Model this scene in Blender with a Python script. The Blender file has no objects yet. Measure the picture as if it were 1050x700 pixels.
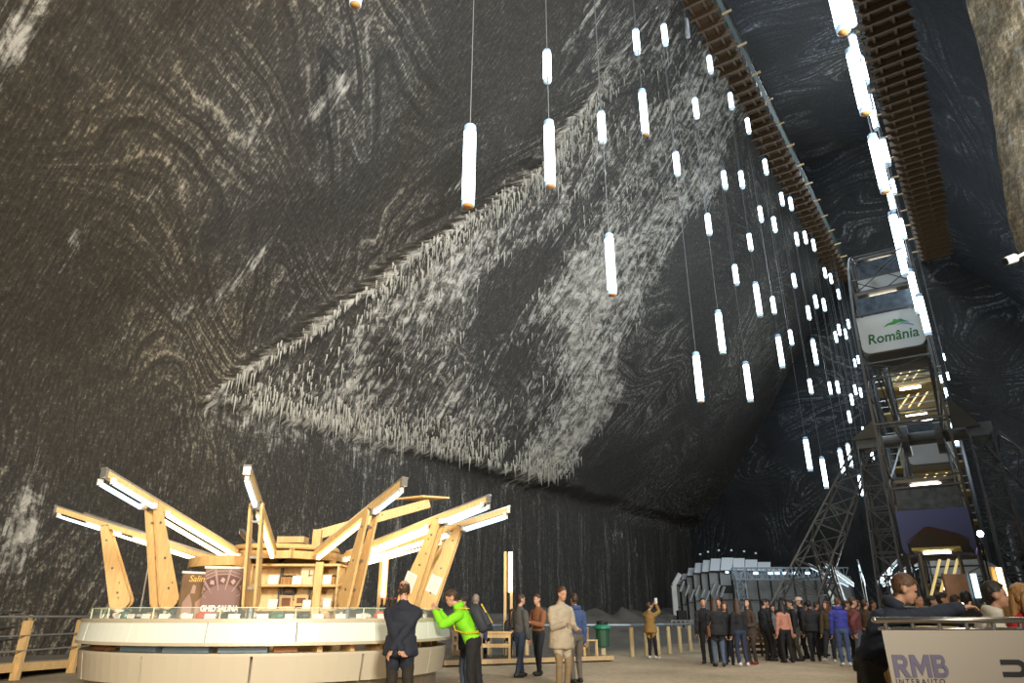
import bpy, math, random
import numpy as np
from mathutils import Vector, Matrix, Euler
random.seed(7); np.random.seed(7)
PI = math.pi
scene = bpy.context.scene
COL = scene.collection

# ------------------------------------------------------------------ camera
CZ = 1.3
TILT = math.radians(21.8)
FPX = 700.0
CT, ST = math.cos(TILT), math.sin(TILT)
cam_d = bpy.data.cameras.new('camera')
cam = bpy.data.objects.new('camera', cam_d); COL.objects.link(cam)
cam.location = (0, 0, CZ); cam.rotation_euler = (PI/2 + TILT, 0, 0)
cam_d.sensor_width = 36; cam_d.lens = FPX/1050*36; cam_d.clip_end = 300; cam_d.clip_start = .05
scene.camera = cam

def ray(px, py):
    v = (350-py)/FPX
    return Vector(((px-525)/FPX, CT-v*ST, ST+v*CT))
def at(px, py, Y):
    r = ray(px, py); return Vector((0, 0, CZ)) + r*(Y/r.y)
def gx(px, Y, z=1.3):          # world x of pixel column px at distance Y and height z
    return (px-525)/FPX*(CT*Y+ST*(z-CZ))
# mine axes: d along the chamber, n towards its long left wall
DA = math.radians(34.4)
DX, DY = math.sin(DA), math.cos(DA)
def W(d, n, z): return Vector((DX*d-DY*n, DY*d+DX*n, z))
def DN(p): return (DX*p[0]+DY*p[1], -DY*p[0]+DX*p[1])

# ------------------------------------------------------------------ materials
MATS = {}
def mat(name, col, rough=.6, metal=0., var=.0, scale=8., emit=0., ecol=None, alpha=1., trans=0., bump=0., stretch=None):
    if name in MATS: return MATS[name]
    m = bpy.data.materials.new(name); m.use_nodes = True
    nt = m.node_tree; b = nt.nodes['Principled BSDF']
    c = (*col, 1)
    b.inputs['Roughness'].default_value = rough; b.inputs['Metallic'].default_value = metal
    tc = nt.nodes.new('ShaderNodeTexCoord')
    mp = nt.nodes.new('ShaderNodeMapping'); nt.links.new(tc.outputs['Object'], mp.inputs[0])
    if stretch: mp.inputs['Scale'].default_value = stretch
    no = nt.nodes.new('ShaderNodeTexNoise'); no.inputs['Scale'].default_value = scale; no.inputs['Detail'].default_value = 5
    nt.links.new(mp.outputs[0], no.inputs[0])
    mx = nt.nodes.new('ShaderNodeMix'); mx.data_type = 'RGBA'
    v = max(var, .02)
    mx.inputs[6].default_value = tuple(max(0, x*(1-v)) for x in col)+(1,)
    mx.inputs[7].default_value = tuple(min(1, x*(1+v)) for x in col)+(1,)
    nt.links.new(no.outputs[0], mx.inputs[0]); nt.links.new(mx.outputs[2], b.inputs['Base Color'])
    if bump:
        bp = nt.nodes.new('ShaderNodeBump'); bp.inputs['Strength'].default_value = bump
        nt.links.new(no.outputs[0], bp.inputs['Height']); nt.links.new(bp.outputs[0], b.inputs['Normal'])
    if emit:
        b.inputs['Emission Color'].default_value = (*(ecol or col), 1); b.inputs['Emission Strength'].default_value = emit
    if trans: b.inputs['Transmission Weight'].default_value = trans
    if alpha < 1: b.inputs['Alpha'].default_value = alpha
    MATS[name] = m
    return m
def wood(name, col, dark=.6, sc=3.):
    """pale boards with grain running along the longest local axis, and knots"""
    if name in MATS: return MATS[name]
    m = bpy.data.materials.new(name); m.use_nodes = True
    nt = m.node_tree; N = nt.nodes.new; L = nt.links.new; b = nt.nodes['Principled BSDF']
    tc = N('ShaderNodeTexCoord'); mp = N('ShaderNodeMapping'); L(tc.outputs['Object'], mp.inputs[0]); mp.inputs['Scale'].default_value = (sc*5, sc*5, sc)
    no = N('ShaderNodeTexNoise'); no.inputs['Scale'].default_value = 2; no.inputs['Detail'].default_value = 6; L(mp.outputs[0], no.inputs[0])
    vo = N('ShaderNodeTexVoronoi'); vo.inputs['Scale'].default_value = 5; L(tc.outputs['Object'], vo.inputs[0])
    kr = N('ShaderNodeValToRGB'); kr.color_ramp.elements[0].position = .05; kr.color_ramp.elements[1].position = .12; L(vo.outputs['Distance'], kr.inputs[0])
    mx = N('ShaderNodeMix'); mx.data_type = 'RGBA'; L(no.outputs[0], mx.inputs[0])
    mx.inputs[6].default_value = tuple(x*dark for x in col)+(1,); mx.inputs[7].default_value = tuple(min(1, x*1.15) for x in col)+(1,)
    m2 = N('ShaderNodeMix'); m2.data_type = 'RGBA'; m2.inputs[6].default_value = (col[0]*.4, col[1]*.28, col[2]*.15, 1)
    L(kr.outputs[0], m2.inputs[0]); L(mx.outputs[2], m2.inputs[7]); L(m2.outputs[2], b.inputs['Base Color'])
    b.inputs['Roughness'].default_value = .6
    MATS[name] = m
    return m

# ------------------------------------------------------------------ numpy value noise
def _h(ix, iy, iz, s):
    x = (ix.astype(np.int64)*374761393 + iy.astype(np.int64)*668265263 + iz.astype(np.int64)*2147483647 + s*982451653) & 0xffffffff
    x = ((x ^ (x >> 13))*1274126177) & 0xffffffff
    x = (x ^ (x >> 16)) & 0xffff
    return x/65535.0
def vn(x, y, z=None, s=0):
    x = np.asarray(x, float); y = np.asarray(y, float)
    z = np.zeros_like(x) if z is None else np.asarray(z, float)
    x, y, z = np.broadcast_arrays(x, y, z)
    ix, iy, iz = np.floor(x), np.floor(y), np.floor(z)
    fx, fy, fz = x-ix, y-iy, z-iz
    fx = fx*fx*(3-2*fx); fy = fy*fy*(3-2*fy); fz = fz*fz*(3-2*fz)
    r = 0
    for a in (0, 1):
        for b in (0, 1):
            for c in (0, 1):
                w = (fx if a else 1-fx)*(fy if b else 1-fy)*(fz if c else 1-fz)
                r = r + w*_h(ix+a, iy+b, iz+c, s)
    return r
def fbm(x, y, z=None, s=0, o=4):
    r = 0; a = .5; k = 1.
    for i in range(o):
        r = r + a*(vn(np.asarray(x)*k, np.asarray(y)*k, None if z is None else np.asarray(z)*k, s+i*17)-.5)
        a *= .5; k *= 2.03
    return r
def sst(a, b, x):
    t = np.clip((x-a)/(b-a), 0, 1); return t*t*(3-2*t)

# ------------------------------------------------------------------ object helpers
def tag(o, label=None, cat=None, group=None, kind=None):
    if label: o['label'] = label
    if cat: o['category'] = cat
    if group: o['group'] = group
    if kind: o['kind'] = kind
    return o
def thing(name, label, cat, loc=(0, 0, 0), group=None, rz=0):
    o = bpy.data.objects.new(name, None); COL.objects.link(o)
    o.location = loc; o.rotation_euler = (0, 0, rz); o.empty_display_size = .1
    return tag(o, label, cat, group)
def base_of(o):
    p = Vector((0, 0, 0))
    while o is not None:
        p = p + Vector(o.location); o = o.parent
    return p
def children_of(o): return [c for c in bpy.data.objects if c.parent is o]
def copy_tree(o, parent=None):
    c = o.copy(); COL.objects.link(c); c.parent = parent
    for ch in list(o.children): copy_tree(ch, c)
    return c

def frame_of(p0, p1, up=(0, 0, 1)):
    t = (Vector(p1)-Vector(p0)); l = t.length; t.normalize()
    u = Vector(up)
    if abs(t.dot(u)) > .98: u = Vector((1, 0, 0)) if abs(t.x) < .9 else Vector((0, 1, 0))
    s = t.cross(u); s.normalize(); u = s.cross(t)
    return t, s, u, l

class MB:
    def __init__(self): self.v = []; self.f = []; self.mi = []
    def add(self, vs, fs, mi=0):
        b = len(self.v); self.v += [tuple(x) for x in vs]; self.f += [tuple(i+b for i in q) for q in fs]; self.mi += [mi]*len(fs)
        return self
    def box(self, c, s, rz=0., M=None, mi=0):
        hx, hy, hz = s[0]/2, s[1]/2, s[2]/2
        R = M if M is not None else Matrix.Rotation(rz, 3, 'Z')
        vs = [Vector(c)+R @ Vector((x*hx, y*hy, z*hz)) for x in (-1, 1) for y in (-1, 1) for z in (-1, 1)]
        return self.add(vs, [(0, 1, 3, 2), (4, 6, 7, 5), (0, 4, 5, 1), (2, 3, 7, 6), (0, 2, 6, 4), (1, 5, 7, 3)], mi)
    def bar(self, p0, p1, w, h, up=(0, 0, 1), mi=0, w1=None, h1=None):
        t, s, u, l = frame_of(p0, p1, up)
        w1 = w if w1 is None else w1; h1 = h if h1 is None else h1
        vs = []
        for p, ww, hh in ((Vector(p0), w, h), (Vector(p1), w1, h1)):
            for a, b in ((-1, -1), (1, -1), (1, 1), (-1, 1)): vs.append(p+s*(a*ww/2)+u*(b*hh/2))
        return self.add(vs, [(3, 2, 1, 0), (4, 5, 6, 7), (0, 1, 5, 4), (1, 2, 6, 5), (2, 3, 7, 6), (3, 0, 4, 7)], mi)
    def tube(self, p0, p1, r, r1=None, n=8, mi=0, caps=True):
        r1 = r if r1 is None else r1
        t, s, u, l = frame_of(p0, p1)
        vs = []
        for p, rr in ((Vector(p0), r), (Vector(p1), r1)):
            for k in range(n):
                a = 2*PI*k/n; vs.append(p+s*(rr*math.cos(a))+u*(rr*math.sin(a)))
        fs = [(k, (k+1) % n, n+(k+1) % n, n+k) for k in range(n)]
        if caps: fs += [tuple(range(n-1, -1, -1)), tuple(range(n, 2*n))]
        return self.add(vs, fs, mi)
    def path(self, pts, r, n=8, mi=0):
        for a, b in zip(pts, pts[1:]): self.tube(a, b, r, n=n, mi=mi)
        return self
    def loft(self, rings, mi=0, close=True, caps=True):
        n = len(rings[0]); vs = [p for r in rings for p in r]; fs = []
        for i in range(len(rings)-1):
            for k in range(n if close else n-1):
                fs.append((i*n+k, i*n+(k+1) % n, (i+1)*n+(k+1) % n, (i+1)*n+k))
        if caps and close:
            fs.append(tuple(range(n-1, -1, -1))); fs.append(tuple(range((len(rings)-1)*n, len(rings)*n)))
        return self.add(vs, fs, mi)
    def lathe(self, prof, c=(0, 0, 0), n=16, mi=0):
        return self.loft([[Vector(c)+Vector((r*math.cos(2*PI*k/n), r*math.sin(2*PI*k/n), z)) for k in range(n)] for r, z in prof], mi)
    def prism(self, poly, o, ax, ay, nrm, th, mi=0):
        """flat outline poly (2d) laid on origin o with axes ax, ay and thickness th along nrm"""
        o, ax, ay, nrm = Vector(o), Vector(ax), Vector(ay), Vector(nrm); n = len(poly)
        vs = [o+ax*x+ay*y-nrm*(th/2) for x, y in poly]+[o+ax*x+ay*y+nrm*(th/2) for x, y in poly]
        fs = [tuple(range(n-1, -1, -1)), tuple(range(n, 2*n))]+[(k, (k+1) % n, n+(k+1) % n, n+k) for k in range(n)]
        return self.add(vs, fs, mi)
    def ell(self, c, r, R=None, n=10, m=7, mi=0):
        R = R if R is not None else Matrix.Identity(3); c = Vector(c); vs = [c+R @ Vector((0, 0, -r[2]))]
        for i in range(1, m):
            a = -PI/2+PI*i/m
            for k in range(n):
                b = 2*PI*k/n; vs.append(c+R @ Vector((r[0]*math.cos(a)*math.cos(b), r[1]*math.cos(a)*math.sin(b), r[2]*math.sin(a))))
        vs.append(c+R @ Vector((0, 0, r[2])))
        fs = [(0, 1+(k+1) % n, 1+k) for k in range(n)]
        for i in range(m-2):
            for k in range(n): fs.append((1+i*n+k, 1+i*n+(k+1) % n, 1+(i+1)*n+(k+1) % n, 1+(i+1)*n+k))
        t = len(vs)-1; q = 1+(m-2)*n
        fs += [(t, q+k, q+(k+1) % n) for k in range(n)]
        return self.add(vs, fs, mi)
    def build(self, name, m, parent=None, smooth=False, local=False):
        off = Vector((0, 0, 0)) if (local or parent is None) else base_of(parent)
        me = bpy.data.meshes.new(name)
        me.from_pydata([(x-off.x, y-off.y, z-off.z) for x, y, z in self.v], [], self.f)
        for mm in (m if isinstance(m, (list, tuple)) else [m]): me.materials.append(mm)
        if any(self.mi): me.polygons.foreach_set('material_index', self.mi)
        if smooth: me.polygons.foreach_set('use_smooth', [True]*len(self.f))
        me.update()
        o = bpy.data.objects.new(name, me); COL.objects.link(o)
        if parent is not None: o.parent = parent
        return o
def grid_obj(name, P, m, uv=None, attrs=None, smooth=True, flip=False):
    """P: (a,b,3) array of points -> one mesh"""
    a, b = P.shape[:2]
    me = bpy.data.meshes.new(name)
    me.vertices.add(a*b); me.vertices.foreach_set('co', P.reshape(-1).astype(np.float32))
    i = np.arange((a-1)*(b-1)); r = i//(b-1); c = i % (b-1)
    q = np.stack([r*b+c, r*b+c+1, (r+1)*b+c+1, (r+1)*b+c], 1)
    if flip: q = q[:, ::-1]
    nf = len(q)
    me.loops.add(nf*4); me.polygons.add(nf)
    me.loops.foreach_set('vertex_index', q.reshape(-1).astype(np.int32))
    me.polygons.foreach_set('loop_start', (np.arange(nf)*4).astype(np.int32))
    me.polygons.foreach_set('loop_total', np.full(nf, 4, np.int32))
    if smooth: me.polygons.foreach_set('use_smooth', np.ones(nf, bool))
    me.update(calc_edges=True)
    if uv is not None:
        l = me.uv_layers.new(name='UVMap'); l.data.foreach_set('uv', uv.reshape(-1, 2)[q.reshape(-1)].reshape(-1).astype(np.float32))
    for k, v in (attrs or {}).items():
        at_ = me.attributes.new(k, 'FLOAT', 'POINT'); at_.data.foreach_set('value', v.reshape(-1).astype(np.float32))
    me.materials.append(m); me.validate()
    o = bpy.data.objects.new(name, me); COL.objects.link(o)
    return o
def text_mesh(name, body, m, parent, o, ax, ay, size, align='CENTER', shear=0., off=0., ext=.004, sx=1., sp=1.):
    """lettering as a flat mesh: origin o, x axis ax, y axis ay"""
    cu = bpy.data.curves.new(name, 'FONT'); cu.body = body; cu.size = size; cu.align_x = align; cu.align_y = 'CENTER'
    cu.shear = shear; cu.offset = off; cu.extrude = ext; cu.resolution_u = 3; cu.space_character = sp
    t = bpy.data.objects.new(name, cu); COL.objects.link(t)
    dg = bpy.context.evaluated_depsgraph_get()
    me = bpy.data.meshes.new_from_object(t.evaluated_get(dg))
    bpy.data.objects.remove(t)
    ax = Vector(ax).normalized(); ay = Vector(ay).normalized(); nz = ax.cross(ay); b = base_of(parent) if parent else Vector((0, 0, 0))
    for v in me.vertices:
        c = v.co.copy(); v.co = Vector(o)-b+ax*(c.x*sx)+ay*c.y+nz*c.z
    me.materials.clear(); me.materials.append(m)
    ob = bpy.data.objects.new(name, me); COL.objects.link(ob)
    if parent: ob.parent = parent
    return ob

# ------------------------------------------------------------------ shared materials
M_STEEL = mat('grey_steel', (.16, .16, .155), .45, .6, .2, 3)
M_DSTEEL = mat('dark_steel', (.045, .047, .05), .5, .5, .2, 3)
M_LATT = mat('lattice_steel', (.13, .13, .13), .5, .4, .25, 2)
M_PINE = wood('pine_board', (.72, .47, .20))
M_PINED = wood('weathered_pine', (.55, .38, .19))
M_BROWN = wood('brown_timber', (.20, .115, .05))
M_ALU = mat('aluminium', (.55, .54, .5), .35, .8, .1)
M_COOL = mat('cool_tube_glow', (.9, .95, 1), .4, emit=7, ecol=(.72, .9, 1.))
M_WARM = mat('warm_tube_glow', (1, .95, .85), .4, emit=5.5, ecol=(1., .72, .36))
M_COOLK = mat('cool_arm_tube_glow', (.75, .88, 1), .4, emit=1.9, ecol=(.58, .82, 1.))
M_WHITE = mat('white_plastic', (.7, .7, .68), .5)
M_CARD = mat('white_card', (.8, .77, .68), .7)
M_BLACK = mat('matte_black', (.012, .012, .013), .6)
# ================================================================== THE CHAMBER
def rock_mat(name, dark, light, salt=(.52, .49, .43), K=70., f=.055, kx=0., ky=2.2, amp=1., streak=(6., .55), micro=1., rough=.75):
    m = bpy.data.materials.new(name); m.use_nodes = True
    nt = m.node_tree; N = nt.nodes.new; L = nt.links.new; b = nt.nodes['Principled BSDF']
    def math_(op, a, c, d=None):
        n = N('ShaderNodeMath'); n.operation = op
        for i, x in enumerate((a, c, d)):
            if x is None: continue
            if isinstance(x, (int, float)): n.inputs[i].default_value = x
            else: L(x, n.inputs[i])
        return n.outputs[0]
    def noise(vec, sc, det=3, dist=0., rough=.5):
        n = N('ShaderNodeTexNoise'); n.inputs['Scale'].default_value = sc; n.inputs['Detail'].default_value = det
        n.inputs['Distortion'].default_value = dist; n.inputs['Roughness'].default_value = rough; L(vec, n.inputs['Vector']); return n.outputs[0]
    def maprange(v, a, c, d=0., e=1.):
        n = N('ShaderNodeMapRange'); n.interpolation_type = 'SMOOTHSTEP'; L(v, n.inputs[0])
        for i, x in enumerate((a, c, d, e)): n.inputs[i+1].default_value = x
        return n.outputs[0]
    uv = N('ShaderNodeUVMap'); uv.uv_map = 'UVMap'; u = uv.outputs[0]
    sx = N('ShaderNodeSeparateXYZ'); L(u, sx.inputs[0])
    n1 = noise(u, f, 2.5, 1.2)
    n1b = noise(u, f*7, 3, .3)
    ph = math_('ADD', math_('MULTIPLY', n1, K), math_('MULTIPLY', sx.outputs[1], ky))
    ph = math_('ADD', ph, math_('MULTIPLY', sx.outputs[0], kx))
    ph = math_('ADD', ph, math_('MULTIPLY', n1b, K*.022))
    s1 = math_('SINE', ph, 0.); s2 = math_('SINE', math_('MULTIPLY', ph, 2.3), 1.); s3 = math_('SINE', math_('MULTIPLY', ph, .23), 0.)
    s4 = math_('SINE', math_('MULTIPLY', ph, 5.1), 0.)
    ln = math_('ADD', math_('ADD', math_('MULTIPLY', s1, .40), math_('MULTIPLY', s4, .22)), math_('ADD', math_('MULTIPLY', s2, .36), math_('MULTIPLY', s3, .16)))
    big = maprange(noise(u, .16, 3, .5), .36, .66, .12, 1.)
    ln = math_('MULTIPLY', math_('ADD', math_('MULTIPLY', ln, .6), .40), big)
    ln = math_('MULTIPLY', ln, maprange(noise(u, 3.5, 5, 0, .75), .36, .58, .25, 1.15))
    m0 = N('ShaderNodeMapping'); m0.inputs['Scale'].default_value = (2.6, .10, 1); L(u, m0.inputs[0])
    vst = maprange(noise(m0.outputs[0], 1., 5, .3, .7), .42, .72, 0., .75)
    vf = math_('MULTIPLY', maprange(sx.outputs[1], 8.6, 7.4), maprange(sx.outputs[0], 13., 24.)) if name == 'salt_rock_left' else 0.
    ln = math_('ADD', math_('MULTIPLY', ln, math_('SUBTRACT', 1., vf)), math_('MULTIPLY', vst, vf))
    # fine pick marks: short scratches leaning one way
    mp = N('ShaderNodeMapping'); mp.inputs['Rotation'].default_value = (0, 0, .5); mp.inputs['Scale'].default_value = (14, 2.4, 1); L(u, mp.inputs[0])
    sc1 = noise(mp.outputs[0], 1., 4, 0, .65)
    gr = noise(u, 9., 6, 0, .8)
    mic = math_('MULTIPLY', math_('ADD', math_('MULTIPLY', maprange(sc1, .38, .68), .46), math_('MULTIPLY', maprange(gr, .42, .68), .55)), micro)
    val = math_('ADD', math_('MULTIPLY', ln, .47*amp), math_('MULTIPLY', mic, .58))
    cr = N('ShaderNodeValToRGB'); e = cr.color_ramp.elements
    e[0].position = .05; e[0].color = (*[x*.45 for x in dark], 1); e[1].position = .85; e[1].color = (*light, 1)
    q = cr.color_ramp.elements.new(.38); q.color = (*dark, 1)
    L(val, cr.inputs[0])
    # brown tint patches
    tint = N('ShaderNodeMix'); tint.data_type = 'RGBA'; tint.blend_type = 'MULTIPLY'; tint.inputs[7].default_value = (1.06, .94, .76, 1)
    L(math_('MULTIPLY', maprange(noise(u, .09, 2), .28, .56), maprange(sx.outputs[0], 9., 26., 1., .15)), tint.inputs[0]); L(cr.outputs[0], tint.inputs[6])
    # salt crust
    at_ = N('ShaderNodeAttribute'); at_.attribute_name = 'salt'
    m2 = N('ShaderNodeMapping'); m2.inputs['Scale'].default_value = (streak[0], streak[1], 1); L(u, m2.inputs[0])
    st = noise(m2.outputs[0], 1., 4, .2, .7)
    gr2 = noise(u, 2.2, 5, .3, .75)
    sm = math_('ADD', at_.outputs['Fac'], math_('ADD', math_('MULTIPLY', math_('SUBTRACT', st, .5), 1.9), math_('MULTIPLY', math_('SUBTRACT', gr2, .5), 1.5)))
    sm = math_('MULTIPLY', maprange(sm, .42, .95), maprange(at_.outputs['Fac'], .02, .14))
    mx = N('ShaderNodeMix'); mx.data_type = 'RGBA'; L(sm, mx.inputs[0]); L(tint.outputs[2], mx.inputs[6])
    sc = N('ShaderNodeMix'); sc.data_type = 'RGBA'; sc.inputs[6].default_value = tuple(x*.42 for x in salt)+(1,); sc.inputs[7].default_value = (*salt, 1)
    L(maprange(gr2, .4, .62), sc.inputs[0]); L(sc.outputs[2], mx.inputs[7])
    L(mx.outputs[2], b.inputs['Base Color'])
    b.inputs['Roughness'].default_value = rough; b.inputs['Specular IOR Level'].default_value = .35
    bp = N('ShaderNodeBump'); bp.inputs['Strength'].default_value = .55; bp.inputs['Distance'].default_value = .12
    L(math_('ADD', math_('MULTIPLY', val, .7), math_('MULTIPLY', sm, .9)), bp.inputs['Height']); L(bp.outputs[0], b.inputs['Normal'])
    return m

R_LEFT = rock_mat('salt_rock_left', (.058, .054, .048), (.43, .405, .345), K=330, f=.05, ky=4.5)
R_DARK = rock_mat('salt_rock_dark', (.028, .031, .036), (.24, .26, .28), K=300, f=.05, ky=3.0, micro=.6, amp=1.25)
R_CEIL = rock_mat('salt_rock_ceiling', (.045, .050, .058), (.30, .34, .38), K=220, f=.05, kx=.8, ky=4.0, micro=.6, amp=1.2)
R_TAN = rock_mat('salt_rock_tan', (.30, .26, .19), (.66, .58, .44), K=10, f=.1, ky=.6, micro=1.6, amp=.4)

HWALK = 30.; NTOP = 8.3
zz = np.concatenate([np.arange(-1., 10.5, .14), np.arange(10.5, 30, .14), np.arange(30, 44.6, .5)])
dd = np.concatenate([np.arange(-24, -4, .5), np.arange(-4, 44, .14), np.arange(44, 66.5, .22)])
D, Z = np.meshgrid(dd, zz, indexing='ij')
lip = 8.2+.026*(D-13)+.9*fbm(D*.18, D*0+3, s=5)+.35*fbm(D*.6, D*0, s=9)
crease = np.interp(Z, [0, 8.2, 20.6, 27, 30, 45], [6.3, 12.7, 22.4, 23.6, 23.9, 24.2])+1.2*fbm(D*0+1.3, Z*.25, s=3)+.6*fbm(D*.0, Z*.8, s=4)
nC = 22.6+1.4*sst(22, 42, D)+.5*fbm(D*.15, Z*.1, s=1, o=3)
nA = 21.8-.70*(Z-9.5)+.9*fbm(D*.1, Z*.12, s=2, o=3)
# slight bell: the overhang steepens near the lip
nA = nA+.9*np.exp(-((Z-9.4)/2.2)**2)*sst(30, 48, D)
nB = (.22*D+19.35-.69*Z)/.675+1.6*fbm(D*.09, Z*.09, s=6, o=3)
k = .8; hmin = -np.log(np.exp(-k*nB)+np.exp(-k*nC))/k          # soft meeting of B and C
wA = sst(-.25, .25, D-crease)*sst(-.3, .3, Z-lip)
isA = wA > .5
rest = hmin*(1-sst(-.3, .6, D-crease))+nC*sst(-.3, .6, D-crease)
rest = np.where((Z > lip) , hmin, rest)
rest = np.where(D > crease+1.2, nC, rest)
n = nA*wA+rest*(1-wA)
up = Z > HWALK
n = np.where(up & (D > 20), NTOP, n)
n = np.where(up & (D <= 20), np.maximum(n, -1.6), n); n = np.maximum(n, -1.5)
inA = isA & ~up
edge = np.clip((D-crease)/2.2, 0, 1)
# salt crust mask
bound = 38+3.*fbm(D*0, Z*.35, s=21)*2-(Z-18)*.02+2.*fbm(D*.5, Z*.15, s=22)
sA = inA*sst(1.0, -3.0, D-bound)
patch = fbm(D*.16, Z*.13, s=31, o=3)
band = fbm((D-.78*Z)*.32, (D*.78+Z)*.05, s=33, o=3)
sA = sA*np.clip(.58+1.6*patch+1.9*band, .06, 1.)
dark = np.exp(-((D-28.5)/3.2)**2-((Z-13.5)/3.)**2)          # bare folded rock inside the crust
sA = sA*(1-.75*dark)
sA = np.maximum(sA, inA*np.exp(-((D-crease)/.55)**2)*.85*(D < 34))
sA = np.maximum(sA, inA*np.exp(-((Z-lip)/.5)**2)*.75*sst(40, 33, D))
sA = np.maximum(sA, inA*sst(32, 35, D-.15*(Z-20))*sst(1., -2.0, D-bound)*.80)     # thick hem of the crust
sB = (~isA)*(fbm(D*.35, Z*.2, s=41, o=4) > .19)*.45*sst(3, 7, Z)
sB = np.maximum(sB, (~isA)*.85*np.exp(-((D-8.5)/.5)**2-((Z-3.6)/2.0)**2)*(1+fbm(D*1.2, Z*1.2, s=8)))   # pale crust low on the left
sB = np.maximum(sB, (~isA)*.8*np.exp(-((D-3.4)/.5)**2-((Z-13.5)/1.2)**2))
# feathery frost streaks on the bare face
for fpx, fpy, fw_, fh_, fs in ((343, 95, .45, 1.1, .75), (262, 135, .6, .7, .6), (240, 290, .35, 1.5, .75), (297, 318, .22, .8, .7), (330, 182, .7, .4, .6), (75, 250, .4, .8, .5), (160, 200, .5, .4, .45), (600, 60, .3, 1.6, .7), (430, 215, .5, 1., .5), (470, 190, .5, .9, .55)):
    r_ = ray(fpx, fpy); rd, rn = DN(r_); tq = -18.45/(.22*rd-.675*rn-.69*r_.z); qd, qz = rd*tq, CZ+r_.z*tq
    sB = np.maximum(sB, (~isA)*fs*np.exp(-((D-qd-.25*(Z-qz))/fw_)**2-((Z-qz)/fh_)**2))
below = (~isA) & (D > 12) & (D < 30) & (Z < lip)
sB = np.maximum(sB, below*.72*np.exp(-((lip-Z)/1.7)**2)*(.75+1.2*fbm(D*.7, Z*.25, s=61))*sst(29, 24, D))
sA = np.maximum(sA, inA*sst(25, 29, D-.1*(Z-20))*sst(1, -2, D-bound)*sst(15.0, 19, Z)*np.clip(.74+.5*band+.5*patch, .35, .95))
salt = np.clip(np.maximum(sA, sB), 0, 1)
# relief: crust drips and mined facets
drip = fbm(D*2.6, Z*.38, s=51, o=3)
n = n-salt*(.25+1.1*drip)*inA-(.32*inA*np.exp(-((D-crease)/.6)**2))
n = n+.22*fbm(D*.8, Z*.8, s=52, o=3)+.06*fbm(D*3, Z*3, s=53, o=2)
n_grid = n
P = np.stack([DX*D-DY*n, DY*D+DX*n, Z], -1)
wall_left = grid_obj('wall_left', P, R_LEFT, uv=np.stack([D, Z], -1), attrs={'salt': salt}, flip=True)
tag(wall_left, kind='structure')
def wall_n(d, z):
    i0 = min(max(int(np.searchsorted(dd, d)), 0), len(dd)-1); j0 = min(max(int(np.searchsorted(zz, z)), 0), len(zz)-1)
    return float(n_grid[i0, j0])
# far end wall
d2 = np.arange(-20, 30.5, .25); z2 = np.arange(-1, 44.6, .25)
A2, Z2 = np.meshgrid(d2, z2, indexing='ij')
D2 = 65+.9*fbm(A2*.12, Z2*.12, s=61, o=4)*2
P = np.stack([DX*D2-DY*A2, DY*D2+DX*A2, Z2], -1)
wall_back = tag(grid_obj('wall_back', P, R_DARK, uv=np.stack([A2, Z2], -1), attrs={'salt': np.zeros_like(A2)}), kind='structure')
# right wall
d3 = np.arange(-24, 66.5, .3); z3 = np.concatenate([np.arange(-1, 30, .3), np.arange(30, 44.6, .6)])
D3, Z3 = np.meshgrid(d3, z3, indexing='ij')
n3 = np.where(Z3 > HWALK, -2.0, np.where(Z3 > 9.5, -2.-.70*(30-Z3), -18.5))+.8*fbm(D3*.12, Z3*.12, s=71, o=4)
P = np.stack([DX*D3-DY*n3, DY*D3+DX*n3, Z3], -1)
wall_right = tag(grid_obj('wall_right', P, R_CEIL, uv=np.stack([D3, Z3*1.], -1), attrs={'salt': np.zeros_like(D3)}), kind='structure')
# ceiling of the upper cut
d4 = np.arange(-24, 66.5, .5); a4 = np.arange(-6, 14, .5)
D4, A4 = np.meshgrid(d4, a4, indexing='ij')
Z4 = 44+1.2*fbm(D4*.12, A4*.12, s=81, o=4)
P = np.stack([DX*D4-DY*A4, DY*D4+DX*A4, Z4], -1)
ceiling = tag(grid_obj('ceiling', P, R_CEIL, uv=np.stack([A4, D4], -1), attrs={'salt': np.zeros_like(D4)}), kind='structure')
# tan buttress hanging at the right
bu = np.linspace(0, 1, 60); bv = np.linspace(0, 1, 100)
U, V = np.meshgrid(bu, bv, indexing='ij')
zb = 26-V*26.4
edge_px = np.array([985, 1004, 1020, 1032, 1039, 1043, 1047, 1056, 1075, 1110, 1150, 1180, 1200]); edge_py = np.array([-90, 0, 60, 120, 160, 185, 215, 245, 280, 340, 480, 600, 720])
# left profile of the buttress, read at a distance of 13 m
prof = []
Yb = 13.
for px_, py_ in zip(edge_px, edge_py): prof.append(at(px_, py_, Yb))
pz = np.array([p.z for p in prof])[::-1]; pxx = np.array([p.x for p in prof])[::-1]
xe = np.interp(zb, pz, pxx)
ang = U*PI*.95-PI*.5
R_ = 3.2
XB = xe+R_*(1-np.cos(ang-0.0))*1.0*np.sign(1)
YB = Yb+.4+R_*np.sin(ang)*np.where(ang < 0, 1.2, .12)
nz = .35*fbm(U*6, zb*.8, s=91, o=4)+.1*fbm(U*30, zb*4, s=92, o=3)
XB = XB+nz; YB = YB+nz*.7
P = np.stack([XB, YB, zb], -1)
rock_buttress = tag(grid_obj('rock_buttress', P, R_TAN, uv=np.stack([U*8, zb], -1), attrs={'salt': .35*np.ones_like(U)}), kind='structure')

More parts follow.
